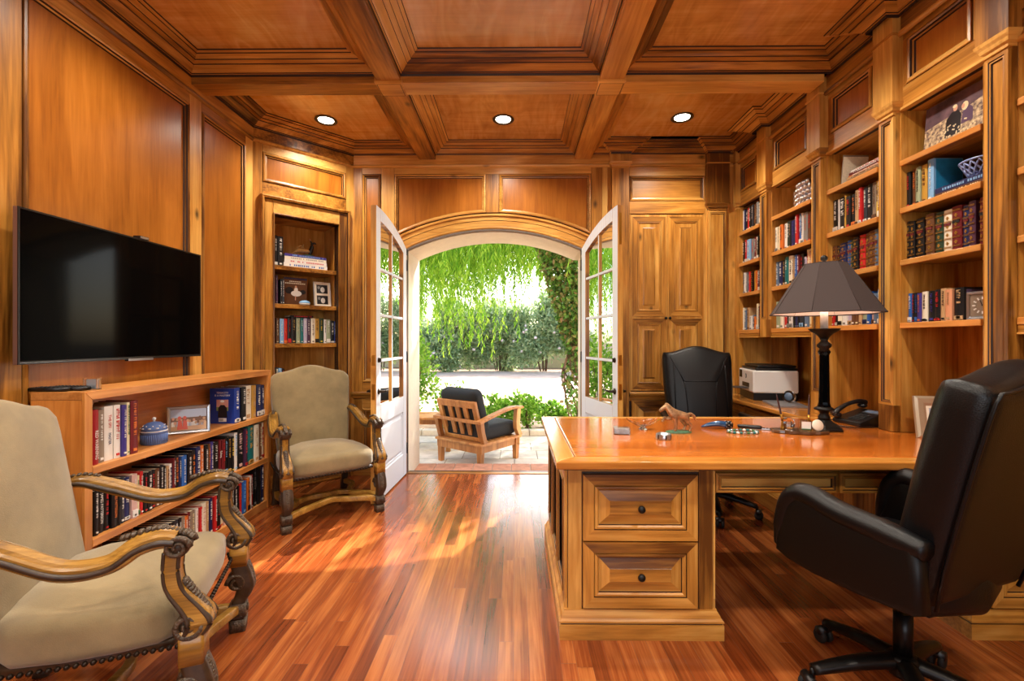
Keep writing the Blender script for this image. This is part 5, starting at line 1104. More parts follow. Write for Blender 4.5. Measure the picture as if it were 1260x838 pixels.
# the stack in the niche (spines face the room: local +y = niche normal)
rzn = math.atan2(FN.n.y, FN.n.x) - PI / 2
zz = 1.887
for (L_, t, col, ink, lb_) in ((.37, .036, 'white', 'blue', 'thick white book at the bottom of the niche stack'), (.36, .028, 'white', 'red', 'white book with red lettering, second from bottom of the niche stack'), (.355, .026, 'ivory', 'grey', 'ivory book just under the violet one in the niche stack'), (.355, .022, 'violet', 'skyblue', 'violet and blue book topping the niche stack below the figurine')):
    flat_book(FN(.447, zz, -.045), rzn, L_, .2, t, col, ink, lb_, 'flat books stacked in the wall niche'); zz += t + .0008
NSTACK = zz
zz = 1.227 + .226
for (c_, L_, t, col, ink, lb_) in ((.41, .2, .017, 'black', 'red', 'black book lying flat on the niche row'),): flat_book(FN(c_, zz, -.05), rzn, L_, .14, t, col, ink, lb_, 'flat book on the niche row')
# art book with a dancer on its jacket, face out
rt = MB(); rt.box(-.10, .10, -.012, 0, 0, .245, 'cover_brown'); ob = rt.build('book', None, loc=FN(.375, 1.563, -.13), rot=(R(6), 0, rzn + PI)); tag(ob, 'large brown art book facing out in the niche, pale dress on its jacket', 'book')
F_ = Frame((0, -.0125, 0), (1, 0, 0), (0, 0, 1), (0, -1, 0)); m = MB(); m.box(-.095, .095, .225, .24, 0, .0008, 'ink_navy', F_); disc(m, F_, .01, .105, .045, .026, 0, .001, 'photo_white'); disc(m, F_, .006, .135, .016, .024, 0, .0012, 'photo_white'); disc(m, F_, .004, .163, .009, .011, 0, .0014, 'photo_skin'); m.box(.0, .008, .045, .085, 0, .001, 'photo_skin', F_); disc(m, F_, -.05, .13, .035, .03, 0, .0005, 'photo_dark'); disc(m, F_, .065, .12, .025, .02, 0, .0005, 'photo_dark')
for k in range(9): m.box(-.05 + .011 * k, -.043 + .011 * k, .205, .213, 0, .001, 'ink_ivory', F_)
for k in range(14): m.box(-.085 + .0122 * k, -.078 + .0122 * k, .188, .197, 0, .001, 'ink_ivory', F_)
m.build('jacket_picture', ob)
# ================================================================ things on the shelves
def place(o, loc, rz=0.0, rx=0.0): o.location = loc; o.rotation_euler = (rx, 0, rz); return o
def picture_frame(name, w, h, fw, mat, label, loc, rz, tilt, art, group=None, inner=None, depth=.016):
    """local: picture faces -y, stands on z = 0, leans back by tilt"""
    rt = empty(name, loc, rz); rt.rotation_euler = (-tilt, 0, rz); tag(rt, label, 'picture frame', group)
    F = Frame((0, 0, h / 2), (1, 0, 0), (0, 0, 1), (0, -1, 0)); q = rect(-w / 2, w / 2, -h / 2, h / 2)
    m = MB(); m.panel(F, q, [(0, -depth), (0, 0), (fw * .25, .005), (fw * .7, .003), (fw, -.003)], mat); m.box(-w / 2 + .001, w / 2 - .001, -h / 2 + .001, h / 2 - .001, -depth, -.006, mat, F); m.build('frame', rt)
    if inner: m = MB(); m.panel(F, inset_poly(q, fw * .98), [(0, -.004), (0, -.0025), (inner[0], -.0025)], inner[1]); m.build('mat_border', rt)
    m = MB(); art(m, F, w / 2 - fw, h / 2 - fw); m.build('photo', rt)
    if tilt: m = MB(); m.rings([[F(u, -h / 2 + dv, n) for u, dv, n in ((-.02, .0, -depth - .001 - h * math.tan(tilt) * 1.6), (.02, .0, -depth - .001 - h * math.tan(tilt) * 1.6), (.012, h * .7, -depth - .001), (-.012, h * .7, -depth - .001))], [F(u, -h / 2 + dv, n) for u, dv, n in ((-.02, .0, -depth - .004 - h * math.tan(tilt) * 1.6), (.02, .0, -depth - .004 - h * math.tan(tilt) * 1.6), (.012, h * .7, -depth - .004), (-.012, h * .7, -depth - .004))]], mat, True, mat, mat); m.build('easel_back', rt)
    return rt
def art_beach(m, F, a, b):
    m.box(-a, a, b * .2, b, -.006, -.0035, 'photo_sky', F); m.box(-a, a, -b, b * .25, -.006, -.0037, 'photo_sand', F); m.box(-a, a, -b * .25, b * .22, -.006, -.0034, 'photo_brown', F); r = random.Random(2)
    for i in range(16): u = -a + .012 + (2 * a - .024) * i / 15; disc(m, F, u, r.uniform(-.02, .01), .007, .009, -.004, -.003, r.choice(['photo_skin', 'photo_sand', 'photo_brown']), 8); m.box(u - .008, u + .008, -b * .6, -b * .15, -.004, -.0032, r.choice(['photo_white', 'photo_sky', 'photo_sand']), F)
    for u in (-.045, -.02): m.prism(F, [(u - .012, -b * .9), (u + .016, -b * .9), (u + .01, -.005), (u - .006, .0)], -.004, -.0028, 'photo_red'); disc(m, F, u, .012, .009, .011, -.004, -.0027, 'photo_red', 10)
picture_frame('picture_frame', .215, .165, .02, 'silver', 'silver-framed beach photograph leaning on the low bookcase shelf', (-1.955, 2.70, .696), R(35), R(9), art_beach)
def art_two(m, F, a, b):
    m.box(-a, a, -b, b, -.006, -.0035, 'ivory', F)
    for v in (-.052, .048): m.box(-.05, .05, v - .04, v + .04, -.004, -.003, 'photo_dark', F); disc(m, F, .004, v - .006, .02, .026, -.003, -.0026, 'photo_white', 10); disc(m, F, -.03, v + .012, .012, .014, -.003, -.0026, 'cover_grey', 10)
picture_frame('picture_frame', .15, .225, .008, 'photo_white', 'white double photo frame standing in the wall niche', FN(.612, 1.5635, -.09), rzn + PI, R(7), art_two)
def art_portrait(m, F, a, b): m.box(-a, a, -b, b, -.006, -.004, 'photo_sky', F); m.prism(F, [(-a * .7, -b), (a * .7, -b), (a * .5, 0), (-a * .4, .0)], -.004, -.003, 'photo_violet'); disc(m, F, 0, b * .3, a * .35, b * .3, -.003, -.0025, 'photo_skin', 10)
plain('champagne', (196, 178, 150), .35, metal=.5)
picture_frame('picture_frame', .19, .21, .05, 'champagne', 'champagne picture frame on the desk beside the near chair', (2.125, 2.30, .7605), R(-12), R(9), art_portrait, inner=(.012, 'ivory'))
# blue relief jar
rt = empty('lidded_jar', (-1.955, 2.44, .6955)); tag(rt, 'small blue relief jar with a domed lid on the low bookcase', 'jar'); plain('jasper_blue', (86, 112, 168), .6); plain('jasper_white', (222, 222, 222), .6)
m = MB(); m.lathe([(.056, 0), (.058, .004), (.058, .058), (.06, .06), (.06, .066)], 'jasper_blue', 40)
for k in range(40): a = 2 * PI * k / 40; m.tube([(.0585 * math.cos(a), .0585 * math.sin(a), .006), (.0585 * math.cos(a), .0585 * math.sin(a), .054)], .0022, 'jasper_blue', 5)
m.build('body', rt)
m = MB(); m.lathe([(.061, .067), (.061, .072)], 'jasper_white', 40); m.lathe([(.058, .072), (.056, .085), (.047, .10), (.03, .112), (.012, .117), (.004, .118)], 'jasper_blue', 32)
for k in range(10):
    a = 2 * PI * k / 10; m.ball((.054 * math.cos(a), .054 * math.sin(a), .087), .0075, 'jasper_white', 8, 5, (1, 1, .45)); m.ball((.047 * math.cos(a + .25), .047 * math.sin(a + .25), .098), .004, 'jasper_white', 8, 5)
m.build('lid', rt); m = MB(); m.lathe([(.006, .117), (.005, .124), (.009, .130), (.008, .138), (.002, .142)], 'jasper_white', 14); m.build('knob', rt)
# remotes and acrylic box on the bookcase top
for (loc, rz, lb_, L_) in (((-2.0, 2.02, 1.0285), R(84), 'black remote control on the low bookcase nearer the acrylic box', .17), ((-2.035, 1.972, 1.0285), R(97), 'black remote control at the very end of the low bookcase top', .15)):
    rt = empty('remote_control', loc, rz); tag(rt, lb_, 'remote control', 'remotes on the low bookcase')
    m = MB(); m.pillow(Frame((0, 0, .010), (1, 0, 0), (0, 1, 0), (0, 0, 1)), [(-.022, -L_ / 2), (.022, -L_ / 2), (.024, 0), (.02, L_ / 2), (-.02, L_ / 2), (-.024, 0)], .018, .007, 'plastic_black'); m.build('body', rt)
    m = MB()
    for i in range(3):
        for j in range(7): m.lathe([(.0042, .0185), (.0042, .0205), (.003, .0212)], 'rubber', 8, o=(-.012 + .012 * i, -L_ * .36 + j * L_ * .11, 0))
    m.build('buttons', rt)
rt = MB()
rt.box(-.026, .026, -.02, .02, 0, .003, 'crystal'); rt.box(-.026, -.023, -.02, .02, .003, .052, 'crystal'); rt.box(.023, .026, -.02, .02, .003, .052, 'crystal'); rt.box(-.023, .023, .017, .02, .003, .052, 'crystal'); rt.box(-.022, .022, .0, .016, .0035, .046, 'silver')
tag(rt.build('acrylic_box', None, loc=(-1.925, 2.05, 1.0288), rot=(0, 0, R(20))), 'little clear acrylic box beside the remotes on the low bookcase', 'box')
# niche figurine: a reclining golden hound and a dark rearing bird on a green rock
rt = empty('animal_figurine', FN(.46, NSTACK, -.12), rzn + PI); tag(rt, 'golden hound and dark heron figurine on the stacked niche books', 'figurine'); plain('hound_gold', (186, 146, 84), .4, noise=.3, nscale=40); plain('rock_green', (70, 112, 84), .5, noise=.4, nscale=50)
m = MB(); m.ball((.03, 0, .012), .03, 'rock_green', 10, 6, (1.9, .9, .4)); m.build('rock', rt)
m = MB(); m.tube(bez([(-.09, 0, .004), (-.075, 0, .035), (-.05, 0, .05), (0, 0, .052), (.04, 0, .05)], 4), interp([.006, .012, .017, .019, .014], 17), 'hound_gold', 8)
m.tube(bez([(-.055, 0, .05), (-.06, 0, .075), (-.035, 0, .095), (-.02, 0, .085), (-.028, 0, .075)], 4), interp([.008, .006, .005, .004], 17), 'hound_gold', 6); m.tube(bez([(-.05, .01, .045), (-.06, .012, .02), (-.03, .012, .002)], 4), .006, 'hound_gold', 6); m.tube(bez([(-.075, -.01, .04), (-.10, -.012, .02), (-.12, -.012, .002)], 4), .006, 'hound_gold', 6); m.tube(bez([(-.0, 0, .062), (-.012, 0, .085), (-.008, 0, .11)], 4), .004, 'hound_gold', 6); m.build('hound', rt)
m = MB(); m.tube(bez([(.045, 0, .02), (.055, 0, .06), (.065, 0, .10), (.062, 0, .13), (.05, 0, .15)], 5), interp([.012, .02, .017, .008, .005], 21), 'plastic_black', 8); m.tube(bez([(.06, 0, .11), (.085, 0, .135), (.10, .0, .125)], 4), interp([.012, .009, .003], 9), 'plastic_black', 7); m.tube([(.05, 0, .15), (.043, 0, .17)], [.005, .001], 'photo_skin', 6); m.build('heron', rt)
rt = empty('trinket_box', FN(.44, 1.563, -.06), rzn + PI); tag(rt, 'small oval white and blue trinket box before the art book', 'trinket box')
m = MB(); m.lathe([(.03, 0), (.044, .008), (.047, .018)], 'photo_white', 24, fr=Frame(Vector((0, 0, 0)), (1, 0, 0), (0, .6, 0), (0, 0, 1))); m.build('base', rt); m = MB(); m.lathe([(.048, .0185), (.048, .022), (.04, .033), (.02, .041), (.004, .043)], 'cover_skyblue', 24, fr=Frame(Vector((0, 0, 0)), (1, 0, 0), (0, .6, 0), (0, 0, 1))); m.build('lid', rt)
# silver beaded basket
rt = empty('beaded_basket', (2.20, 3.38, 2.2405), R(90)); tag(rt, 'silver mercury-bead basket on the top shelf by the corner bay', 'basket'); plain('mercury', (196, 190, 190), .22, metal=.85)
m = MB(); a, b = .165, .085
for k in range(5):
    n = 26
    for i in range(n):
        q = 2 * PI * (i + .5 * (k % 2)) / n; 
        if k == 4 and not (abs(math.cos(q)) < .55): continue
        m.ball((a * math.cos(q), b * math.sin(q), .024 + .036 * k), .0205, 'mercury', 9, 6)
m.build('beads', rt); m = MB(); m.lathe([(.15, .004), (.155, .01), (.155, .15)], 'dark_walnut', 24, fr=Frame(Vector((0, 0, 0)), (1, 0, 0), (0, .5, 0), (0, 0, 1))); m.build('liner', rt)
# magazines and folder in the third bay
zz = SHZ[0] + .0005
for i, (t, col, ink, lb_) in enumerate(((.012, 'black', 'white', 'black magazine at the bottom of the magazine-bay pile'), (.012, 'blue', 'white', 'blue magazine, second from bottom of the magazine-bay pile'), (.014, 'tan', 'brown', 'tan magazine halfway up the magazine-bay pile'), (.010, 'orange', 'white', 'orange magazine near the top of the magazine-bay pile'), (.012, 'maroon', 'white', 'maroon magazine, second from top of the magazine-bay pile'), (.012, 'white', 'red', 'white magazine topping the magazine-bay pile'))):
    flat_book((2.10 + .004 * (i % 2), 2.785 - .006 * i, zz), R(90), .29 - .008 * i, .2, t, col, ink, lb_, 'magazines piled in the third bay', 'magazine'); zz += t + .0006
m = MB(); m.box(-.16, 0, -.002, .002, 0, .2, 'cover_taupe'); m.box(-.16, -.002, .0022, .0034, .004, .19, 'pages'); o = m.build('folder', None, loc=(2.10, 2.965, SHZ[0] + .001), rot=(R(-7), 0, PI)); tag(o, 'taupe folder leaning beside the pile of magazines', 'folder')
# canvas photograph of a couple
noise_mat('canvas_field', (74, 52, 60), (214, 190, 150), 55.0, .6); noise_mat('canvas_dusk', (48, 34, 46), (112, 84, 92), 12.0, .6)
rt = empty('canvas_photo', (2.13, 2.225, 2.2105), R(90 - 180 - 0)); rt.rotation_euler = (R(-4), 0, R(-90)); tag(rt, 'canvas photograph of an embracing couple in a flower field', 'photograph')
F = Frame((0, 0, .13), (1, 0, 0), (0, 0, 1), (0, -1, 0)); m = MB(); m.box(-.175, .175, -.13, .115, -.022, 0, 'photo_dark', F); m.build('stretcher_frame', rt)
m = MB(); m.box(-.175, .175, -.13, .0, 0, .0006, 'canvas_field', F); m.box(-.175, .175, .0, .115, 0, .0006, 'canvas_dusk', F); m.prism(F, [(-.175, -.02), (.175, -.02), (.175, .05), (.05, .02), (-.06, .015), (-.175, -.0)], .0006, .0008, 'canvas_field')
m.prism(F, [(-.06, -.085), (.018, -.085), (.02, .0), (.004, .028), (-.03, .03), (-.055, .005)], .0008, .0014, 'photo_dark'); disc(m, F, -.012, .044, .011, .015, .0008, .0016, 'photo_skin'); disc(m, F, -.015, .054, .011, .008, .0016, .0018, 'cover_cream')
m.prism(F, [(.02, -.05), (.078, -.05), (.075, .008), (.058, .025), (.03, .022)], .0008, .0013, 'photo_violet'); disc(m, F, .036, .032, .016, .021, .0008, .0015, 'cover_cream'); disc(m, F, .027, .034, .008, .012, .0015, .0018, 'photo_skin'); r = random.Random(8)
for i in range(46): disc(m, F, r.uniform(-.08, .1), r.uniform(-.12, -.03), .004, .004, .0014, .0019, 'cover_cream', 6)
m.build('print', rt)
# flat books and lattice basket in the portrait bay
zz = SHZ[1] + .0005
for (t, col, ink, lb_) in ((.022, 'brown', 'cream', 'brown book lying flat under the blue lattice basket'), (.026, 'navy', 'skyblue', 'dark blue book lying flat right under the lattice basket')): flat_book((2.092, 2.16, zz), R(90), .262, .19, t, col, ink, lb_, 'flat books in the portrait bay'); zz += t + .0008
rt = empty('lattice_basket', (2.185, 2.135, zz)); tag(rt, 'pale blue openwork lattice basket standing on flat books', 'basket'); plain('basket_blue', (140, 160, 214), .35); m = MB(); r0, r1, H = .055, .088, .085
for k in range(18):
    for sg in (-1, 1): m.tube([((r0 + (r1 - r0) * t) * math.cos(2 * PI * k / 18 + sg * .55 * t), (r0 + (r1 - r0) * t) * math.sin(2 * PI * k / 18 + sg * .55 * t), .012 + (H - .018) * t) for t in (0, .25, .5, .75, 1)], .0042, 'basket_blue', 5)
m.build('lattice', rt); m = MB(); m.lathe([(.056, 0), (.06, .004), (.058, .016), (.05, .016), (.05, .003)], 'basket_blue', 30); m.build('base', rt); m = MB(); m.lathe([(.086, H - .008), (.093, H - .006), (.094, H), (.086, H + .001)], 'basket_blue', 30, cap=False); m.build('rim', rt)
# square silver clock
rt = empty('table_clock', (2.115, 2.085, SHZ[3] + .0006), R(90 - 180 + 12)); tag(rt, 'square silver clock at the end of the portrait bay', 'clock'); F = Frame((0, 0, .065), (1, 0, 0), (0, 0, 1), (0, -1, 0)); q = rect(-.062, .062, -.065, .065)
m = MB(); m.panel(F, q, [(0, -.03), (0, 0), (.004, .004), (.012, .002), (.016, -.004)], 'silver', None); m.box(-.061, .061, -.064, .064, -.03, -.005, 'silver', F); m.build('case', rt); m = MB(); m.box(-.047, .047, -.05, .05, -.0045, -.0035, 'cover_taupe', F); m.build('dial', rt)
m = MB()
for k in range(12): a = 2 * PI * k / 12; c = F(.033 * math.sin(a), .033 * math.cos(a), -.003); fr_ = Frame(c, F.u * math.cos(a) - F.v * math.sin(a), F.u * math.sin(a) + F.v * math.cos(a), F.n); m.box(-.003, .003, -.006, .006, 0, .001, 'photo_white', fr_)
m.build('hour_marks', rt); m = MB()
for a, L_ in ((R(-20), .026), (R(68), .019)): fr_ = Frame(F(0, 0, -.001), F.u * math.cos(a) - F.v * math.sin(a), F.u * math.sin(a) + F.v * math.cos(a), F.n); m.box(-.0012, .0012, -.003, L_, 0, .0008, 'plastic_black', fr_)
m.build('hands', rt)
# ================================================================ on the desk and the counter
DZ = .7602
rt = empty('table_lamp', (1.705, 2.535, DZ)); tag(rt, 'black column table lamp with a wide brown faceted shade', 'lamp')
def faceted(rs, n, mat, m, smooth=False): m.lathe(rs, mat, n, smooth=smooth, a0=-PI / 2, cap=False)
m = MB(); faceted([(.100, .915), (.272, .640)], 8, 'shade_brown', m); faceted([(.102, .915), (.102, .911)], 8, 'shade_brown', m); m.build('lamp_shade', rt)
m = MB(); faceted([(.098, .914), (.270, .641)], 8, 'shade_inner', m); m.build('shade_lining', rt)
m = MB()
for k in range(8): a = -PI / 2 + 2 * PI * k / 8; m.tube([(.1005 * math.cos(a), .1005 * math.sin(a), .916), (.2725 * math.cos(a), .2725 * math.sin(a), .639)], .0018, 'shade_brown', 5)
ringp = [(.272 * math.cos(-PI / 2 + 2 * PI * k / 8), .272 * math.sin(-PI / 2 + 2 * PI * k / 8), .640) for k in range(9)]; m.tube(ringp, .004, 'shade_brown', 5); m.build('shade_trim', rt)
m = MB()
for k in range(3): a = 2 * PI * k / 3; m.tube([(0, 0, .90), (.099 * math.cos(a), .099 * math.sin(a), .912)], .002, 'iron', 5)
m.lathe([(.004, .56), (.004, .925)], 'iron', 8); m.ball((0, 0, .945), .018, 'iron', 12, 8); m.lathe([(.012, .922), (.006, .93)], 'iron', 12); m.build('harp_and_finial', rt)
bl_ = bpy.data.lights.new('lining_fill', 'POINT'); bl_.energy = 2.0; bl_.shadow_soft_size = .03; bl_.color = (1, .85, .7); bo_ = bpy.data.objects.new('lining_fill', bl_); COL.objects.link(bo_); bo_.parent = rt; bo_.location = (0, 0, .76)  # weak point light added inside the shade to brighten its lining
m = MB(); m.lathe([(.019, .555), (.019, .66), (.004, .662)], 'candle_white', 18); m.build('candle_sleeve', rt)
m = MB(); m.lathe([(.02, .50), (.03, .515), (.045, .53), (.06, .538), (.075, .552), (.077, .556), (.07, .556), (.02, .55)], 'iron', 24); m.lathe([(.03, .43), (.022, .445), (.034, .455), (.036, .468), (.022, .482), (.016, .492), (.024, .50)], 'iron', 20); m.build('drip_cup', rt)
m = MB(); m.lathe([(.033, .125), (.03, .135), (.027, .15), (.024, .41), (.03, .425), (.03, .432)], 'tv_screen', 8, smooth=False); m.build('column', rt)
m = MB(); m.lathe([(.028, .052), (.03, .07), (.02, .085), (.026, .10), (.048, .108), (.05, .115), (.034, .125)], 'iron', 24); m.lathe([(.095, 0), (.096, .008), (.082, .014), (.075, .026), (.05, .04), (.036, .052), (.028, .054)], 'iron', 6, smooth=False); m.build('base', rt)
# telephone
rt = empty('desk_telephone', (2.03, 2.70, DZ), R(-82)); tag(rt, 'black desk telephone with its handset on, behind the lamp', 'telephone')
Fp = Frame((0, 0, 0), (0, 1, 0), (0, 0, 1), (1, 0, 0)); m = MB(); m.prism(Fp, [(-.10, 0), (.10, 0), (.10, .075), (.085, .08), (-.10, .025)], -.095, .095, 'plastic_black'); m.build('base', rt, bevel=.006)
sl_ = Vector((0, .185, .055)).normalized(); nn = Vector((1, 0, 0)).cross(sl_); Fk = Frame((0, -.10, .0255), (1, 0, 0), sl_, nn)
m = MB()
for i in range(3):
    for j in range(4): m.box(-.01 + .026 * i, .008 + .026 * i, .03 + .022 * j, .044 + .022 * j, 0, .003, 'rubber', Fk)
m.build('keypad', rt, bevel=.002); m = MB(); m.box(-.02, .08, .135, .178, 0, .003, 'silver', Fk); m.box(-.01, .07, .14, .173, .003, .0035, 'cover_bluegrey', Fk); m.build('display', rt)
m = MB(); hp_ = bez([Fk(-.065, -.01, .028), Fk(-.065, .03, .046), Fk(-.065, .1, .058), Fk(-.065, .17, .052), Fk(-.065, .205, .034)], 6); m.tube(hp_, interp([.026, .018, .015, .018, .027], len(hp_)), 'plastic_black', 12, flat=.7); m.ball(Fk(-.065, .01, .018), .027, 'plastic_black', 12, 6, (1, 1, .6)); m.ball(Fk(-.065, .19, .02), .027, 'plastic_black', 12, 6, (1, 1, .6)); m.build('handset', rt)
m = MB(); m.tube(bez([(-.09, -.08, .01), (-.16, -.13, .004), (-.05, -.2, .004), (.1, -.17, .004), (.13, .05, .004)], 8), .0032, 'plastic_black', 6); m.build('cord', rt)
# pen set on an agate slab
plain('agate', (84, 62, 44), .12, coat=.6, noise=.5, nscale=18); plain('pen_wood', (58, 30, 30), .3)
SB = (1.50, 2.43, DZ); m = MB(); r = random.Random(3); o_ = [(.135 * math.cos(2 * PI * i / 28) * (1 + .07 * math.sin(i * 1.7)), .058 * math.sin(2 * PI * i / 28) * (1 + .1 * math.cos(i * 2.3))) for i in range(28)]
m.rings([[(u, v, z) for u, v in inset_poly(o_, d)] for d, z in ((.004, 0), (0, .003), (0, .015), (.003, .018))], 'agate', True, 'agate', 'agate'); slab_ = m.build('pen_base', None, loc=SB, rot=(0, 0, R(-12))); tag(slab_, 'oval brown agate pen base on the desk below the lamp', 'pen base')
m = MB()
for x in (-.075, .05): m.lathe([(.012, .018), (.010, .024), (.007, .05), (.0085, .06)], 'brass', 14, o=(x, .005, 0))
m.build('pen_socket', slab_)
for (x, tl, lb_) in ((-.075, (-.035, 0, .15), 'dark desk pen standing in the agate base beside the crystal ball'), (.05, (.008, .01, .15), 'dark desk pen standing in the agate base beside the glass cube')):
    m = MB(); a = Vector((0, 0, 0)); t_ = Vector(tl); m.tube([a + t_ * k for k in (0, .25, .26, .8, 1.0)], [.006, .006, .0055, .004, .0012], 'pen_wood', 10); m.tube([a, a + t_ * .26], .0064, 'brass', 10); p = Matrix.Rotation(R(-12), 4, 'Z') @ Vector((x, .005, .058)); o = m.build('desk_pen', None, loc=Vector(SB) + p); tag(o, lb_, 'pen', 'pens in the agate base')
zt = DZ + .0183
m = MB(); m.ball((0, 0, .032), .034, 'crystal', 8, 6); tag(m.build('crystal_ball', None, loc=(1.452, 2.442, zt), smooth_angle=5), 'faceted crystal ball paperweight on the agate pen base', 'paperweight')
rt = empty('glass_cube_clock', (1.528, 2.418, zt), R(-20)); tag(rt, 'small glass cube clock on the agate pen base', 'clock'); m = MB(); m.box(-.024, .024, -.018, .018, 0, .05, 'crystal'); m.build('block', rt, bevel=.002); m = MB(); m.box(-.021, .021, -.0186, -.0181, .008, .046, 'photo_white'); m.build('dial', rt); m = MB(); m.box(-.02, .02, -.0192, -.0187, .004, .01, 'cover_green'); m.build('dial_band', rt)
m = MB(); m.lathe([(.027, 0), (.029, .003), (.029, .008), (.026, .011), (.006, .013)], 'ivory', 24, fr=Frame((0, 0, .0295), (1, 0, 0), (0, .25, .97), (0, -.97, .25))); tag(m.build('shell_disc', None, loc=(1.577, 2.40, zt - .0015)), 'round white shell disc on the agate pen base', 'ornament')
# bracelet, horn handle and letter opener
m = MB(); 
for k in range(26): a = 2 * PI * k / 26; m.ball((.075 * math.cos(a), .042 * math.sin(a), .0075), .0085, ['cover_teal', 'silver', 'cover_green', 'silver', 'cover_teal', 'photo_white'][k % 6], 8, 5, (1, 1, .85))
tag(m.build('beaded_bracelet', None, loc=(1.205, 2.43, DZ)), 'turquoise and silver beaded bracelet lying on the desk', 'bracelet')
plain('horn_blue', (18, 62, 104), .2, coat=.5, noise=.5, nscale=25); rt = empty('horn_knife', (1.14, 2.555, DZ), R(-8)); tag(rt, 'curved blue horn with beaded silver collar beside the bracelet', 'ornament')
m = MB(); pth = bez([(-.10, 0, .006), (-.06, 0, .018), (-.01, 0, .026), (.03, 0, .022)], 6); m.tube(pth, interp([.003, .012, .017, .018], len(pth)), 'horn_blue', 10); m.build('horn', rt); m = MB()
for q in range(3): 
    for k in range(10): a = 2 * PI * k / 10; m.ball((.03 + .012 * q, .018 * math.cos(a), .022 + .018 * math.sin(a)), .0045, ['silver', 'iron'][(k + q) % 2], 6, 4)
m.tube([(.025, 0, .022), (.065, 0, .018)], [.017, .014], 'iron', 10); m.build('collar', rt)
rt = empty('letter_opener', (1.325, 2.53, DZ), R(-24)); tag(rt, 'letter opener with a black handle and ornate silver blade', 'letter opener')
m = MB(); m.tube([(-.09, 0, .011), (-.085, 0, .012), (.02, 0, .012), (.03, 0, .009)], [.009, .0125, .0125, .009], 'plastic_black', 10, flat=.85); m.build('handle', rt); m = MB(); m.prism(Frame((0, 0, .004), (1, 0, 0), (0, 1, 0), (0, 0, 1)), [(.03, -.012), (.10, -.010), (.145, 0), (.10, .010), (.03, .012)], 0, .004, 'silver')
for k in range(5): m.ball((.04 + .016 * k, 0, .008), .006 - .0006 * k, 'iron', 6, 4)
m.build('blade', rt)
# crystal dish, acrylic block, silver ring box
rt = empty('crystal_dish', (.70, 2.52, DZ)); tag(rt, 'winged crystal dish on a small foot on the desk', 'dish')
m = MB(); m.lathe([(.022, 0), (.024, .004), (.012, .012), (.01, .016)], 'crystal', 20); m.build('foot', rt); m = MB(); n = 36
def wing(r_, z, k, th): 
    out = []
    for i in range(n): a = 2 * PI * i / n; f = 1 + k * math.cos(a) ** 4; out.append((r_ * f * math.cos(a), r_ * .62 * math.sin(a), z + k * .012 * math.cos(a) ** 2 * (r_ / .045) + .002 * math.sin(a * 9)))
    return out
m.rings([wing(.010, .016, 0, 0), wing(.03, .024, .2, 0), wing(.045, .038, .8, 0), wing(.047, .048, 1.0, 0), wing(.044, .049, 1.0, 0), wing(.041, .040, .75, 0), wing(.026, .028, .2, 0), wing(.008, .021, 0, 0)], 'crystal', True, 'crystal', 'crystal'); m.build('bowl', rt)
rt = empty('acrylic_block', (.556, 2.405, DZ), R(-8)); tag(rt, 'clear acrylic block with a grey insert on the desk', 'paperweight'); m = MB(); m.box(-.042, .042, -.03, .03, 0, .034, 'pane_glass'); m.build('block', rt, bevel=.002); plain('insert_grey', (176, 160, 156), .4, noise=.35, nscale=70); m = MB(); m.box(-.038, .038, -.026, .026, .004, .03, 'insert_grey'); m.build('insert', rt)
m = MB(); m.lathe([(.035, 0), (.036, .002), (.036, .026), (.034, .028), (.031, .026), (.031, .006), (.002, .006)], 'silver', 26); 
for k in range(12): a = 2 * PI * k / 12; m.box(.0345 * math.cos(a) - .003, .0345 * math.cos(a) + .003, .0345 * math.sin(a) - .003, .0345 * math.sin(a) + .003, .004, .024, 'bronze' if k % 2 else 'silver')
tag(m.build('ring_dish', None, loc=(.735, 2.275, DZ)), 'small round silver and dark ring dish on the desk', 'dish')
# bronze horse, built on a jointed skeleton
def skin_obj(name, verts, edges, radii, mat, parent, sub=2):
    me = bpy.data.meshes.new(name); me.from_pydata(verts, edges, []); o = bpy.data.objects.new(name, me); COL.objects.link(o); o.parent = parent
    s = o.modifiers.new('skin', 'SKIN'); s.use_smooth_shade = True
    if not me.skin_vertices: 
        bm = bmesh.new(); bm.from_mesh(me); bm.verts.layers.skin.verify(); bm.to_mesh(me); bm.free()
    for i, r_ in enumerate(radii): v = me.skin_vertices[0].data[i]; v.radius = (r_[0], r_[1]) if isinstance(r_, tuple) else (r_, r_); v.use_root = (i == 0)
    q = o.modifiers.new('sub', 'SUBSURF'); q.levels = sub; q.render_levels = sub; me.materials.append(MATS[mat]); return o
plain('horse_bronze', (158, 122, 86), .38, metal=.55, noise=.55, nscale=60); rt = empty('horse_figurine', (.862, 2.435, DZ), R(4)); rt.scale = (1.12, 1.12, 1.12); tag(rt, 'bronze prancing horse figurine with one foreleg raised on the desk', 'figurine')
V = [(.028, 0, .083), (.0, 0, .085), (-.022, 0, .088), (-.038, 0, .105), (-.05, 0, .127), (-.062, 0, .123), (-.079, 0, .110), (-.090, 0, .099),
     (-.025, .012, .07), (-.05, .013, .062), (-.06, .013, .072), (-.068, .013, .055), (-.072, .013, .046),
     (-.018, -.012, .068), (-.014, -.013, .04), (-.016, -.013, .018), (-.02, -.013, .008),
     (.034, .013, .07), (.028, .014, .052), (.045, .014, .032), (.036, .014, .012), (.028, .014, .008),
     (.038, -.013, .07), (.04, -.014, .05), (.06, -.014, .034), (.054, -.014, .014), (.046, -.014, .008),
     (.046, 0, .084), (.064, 0, .089), (.08, 0, .076), (.087, 0, .056), (-.054, .005, .141), (-.054, -.005, .141)]
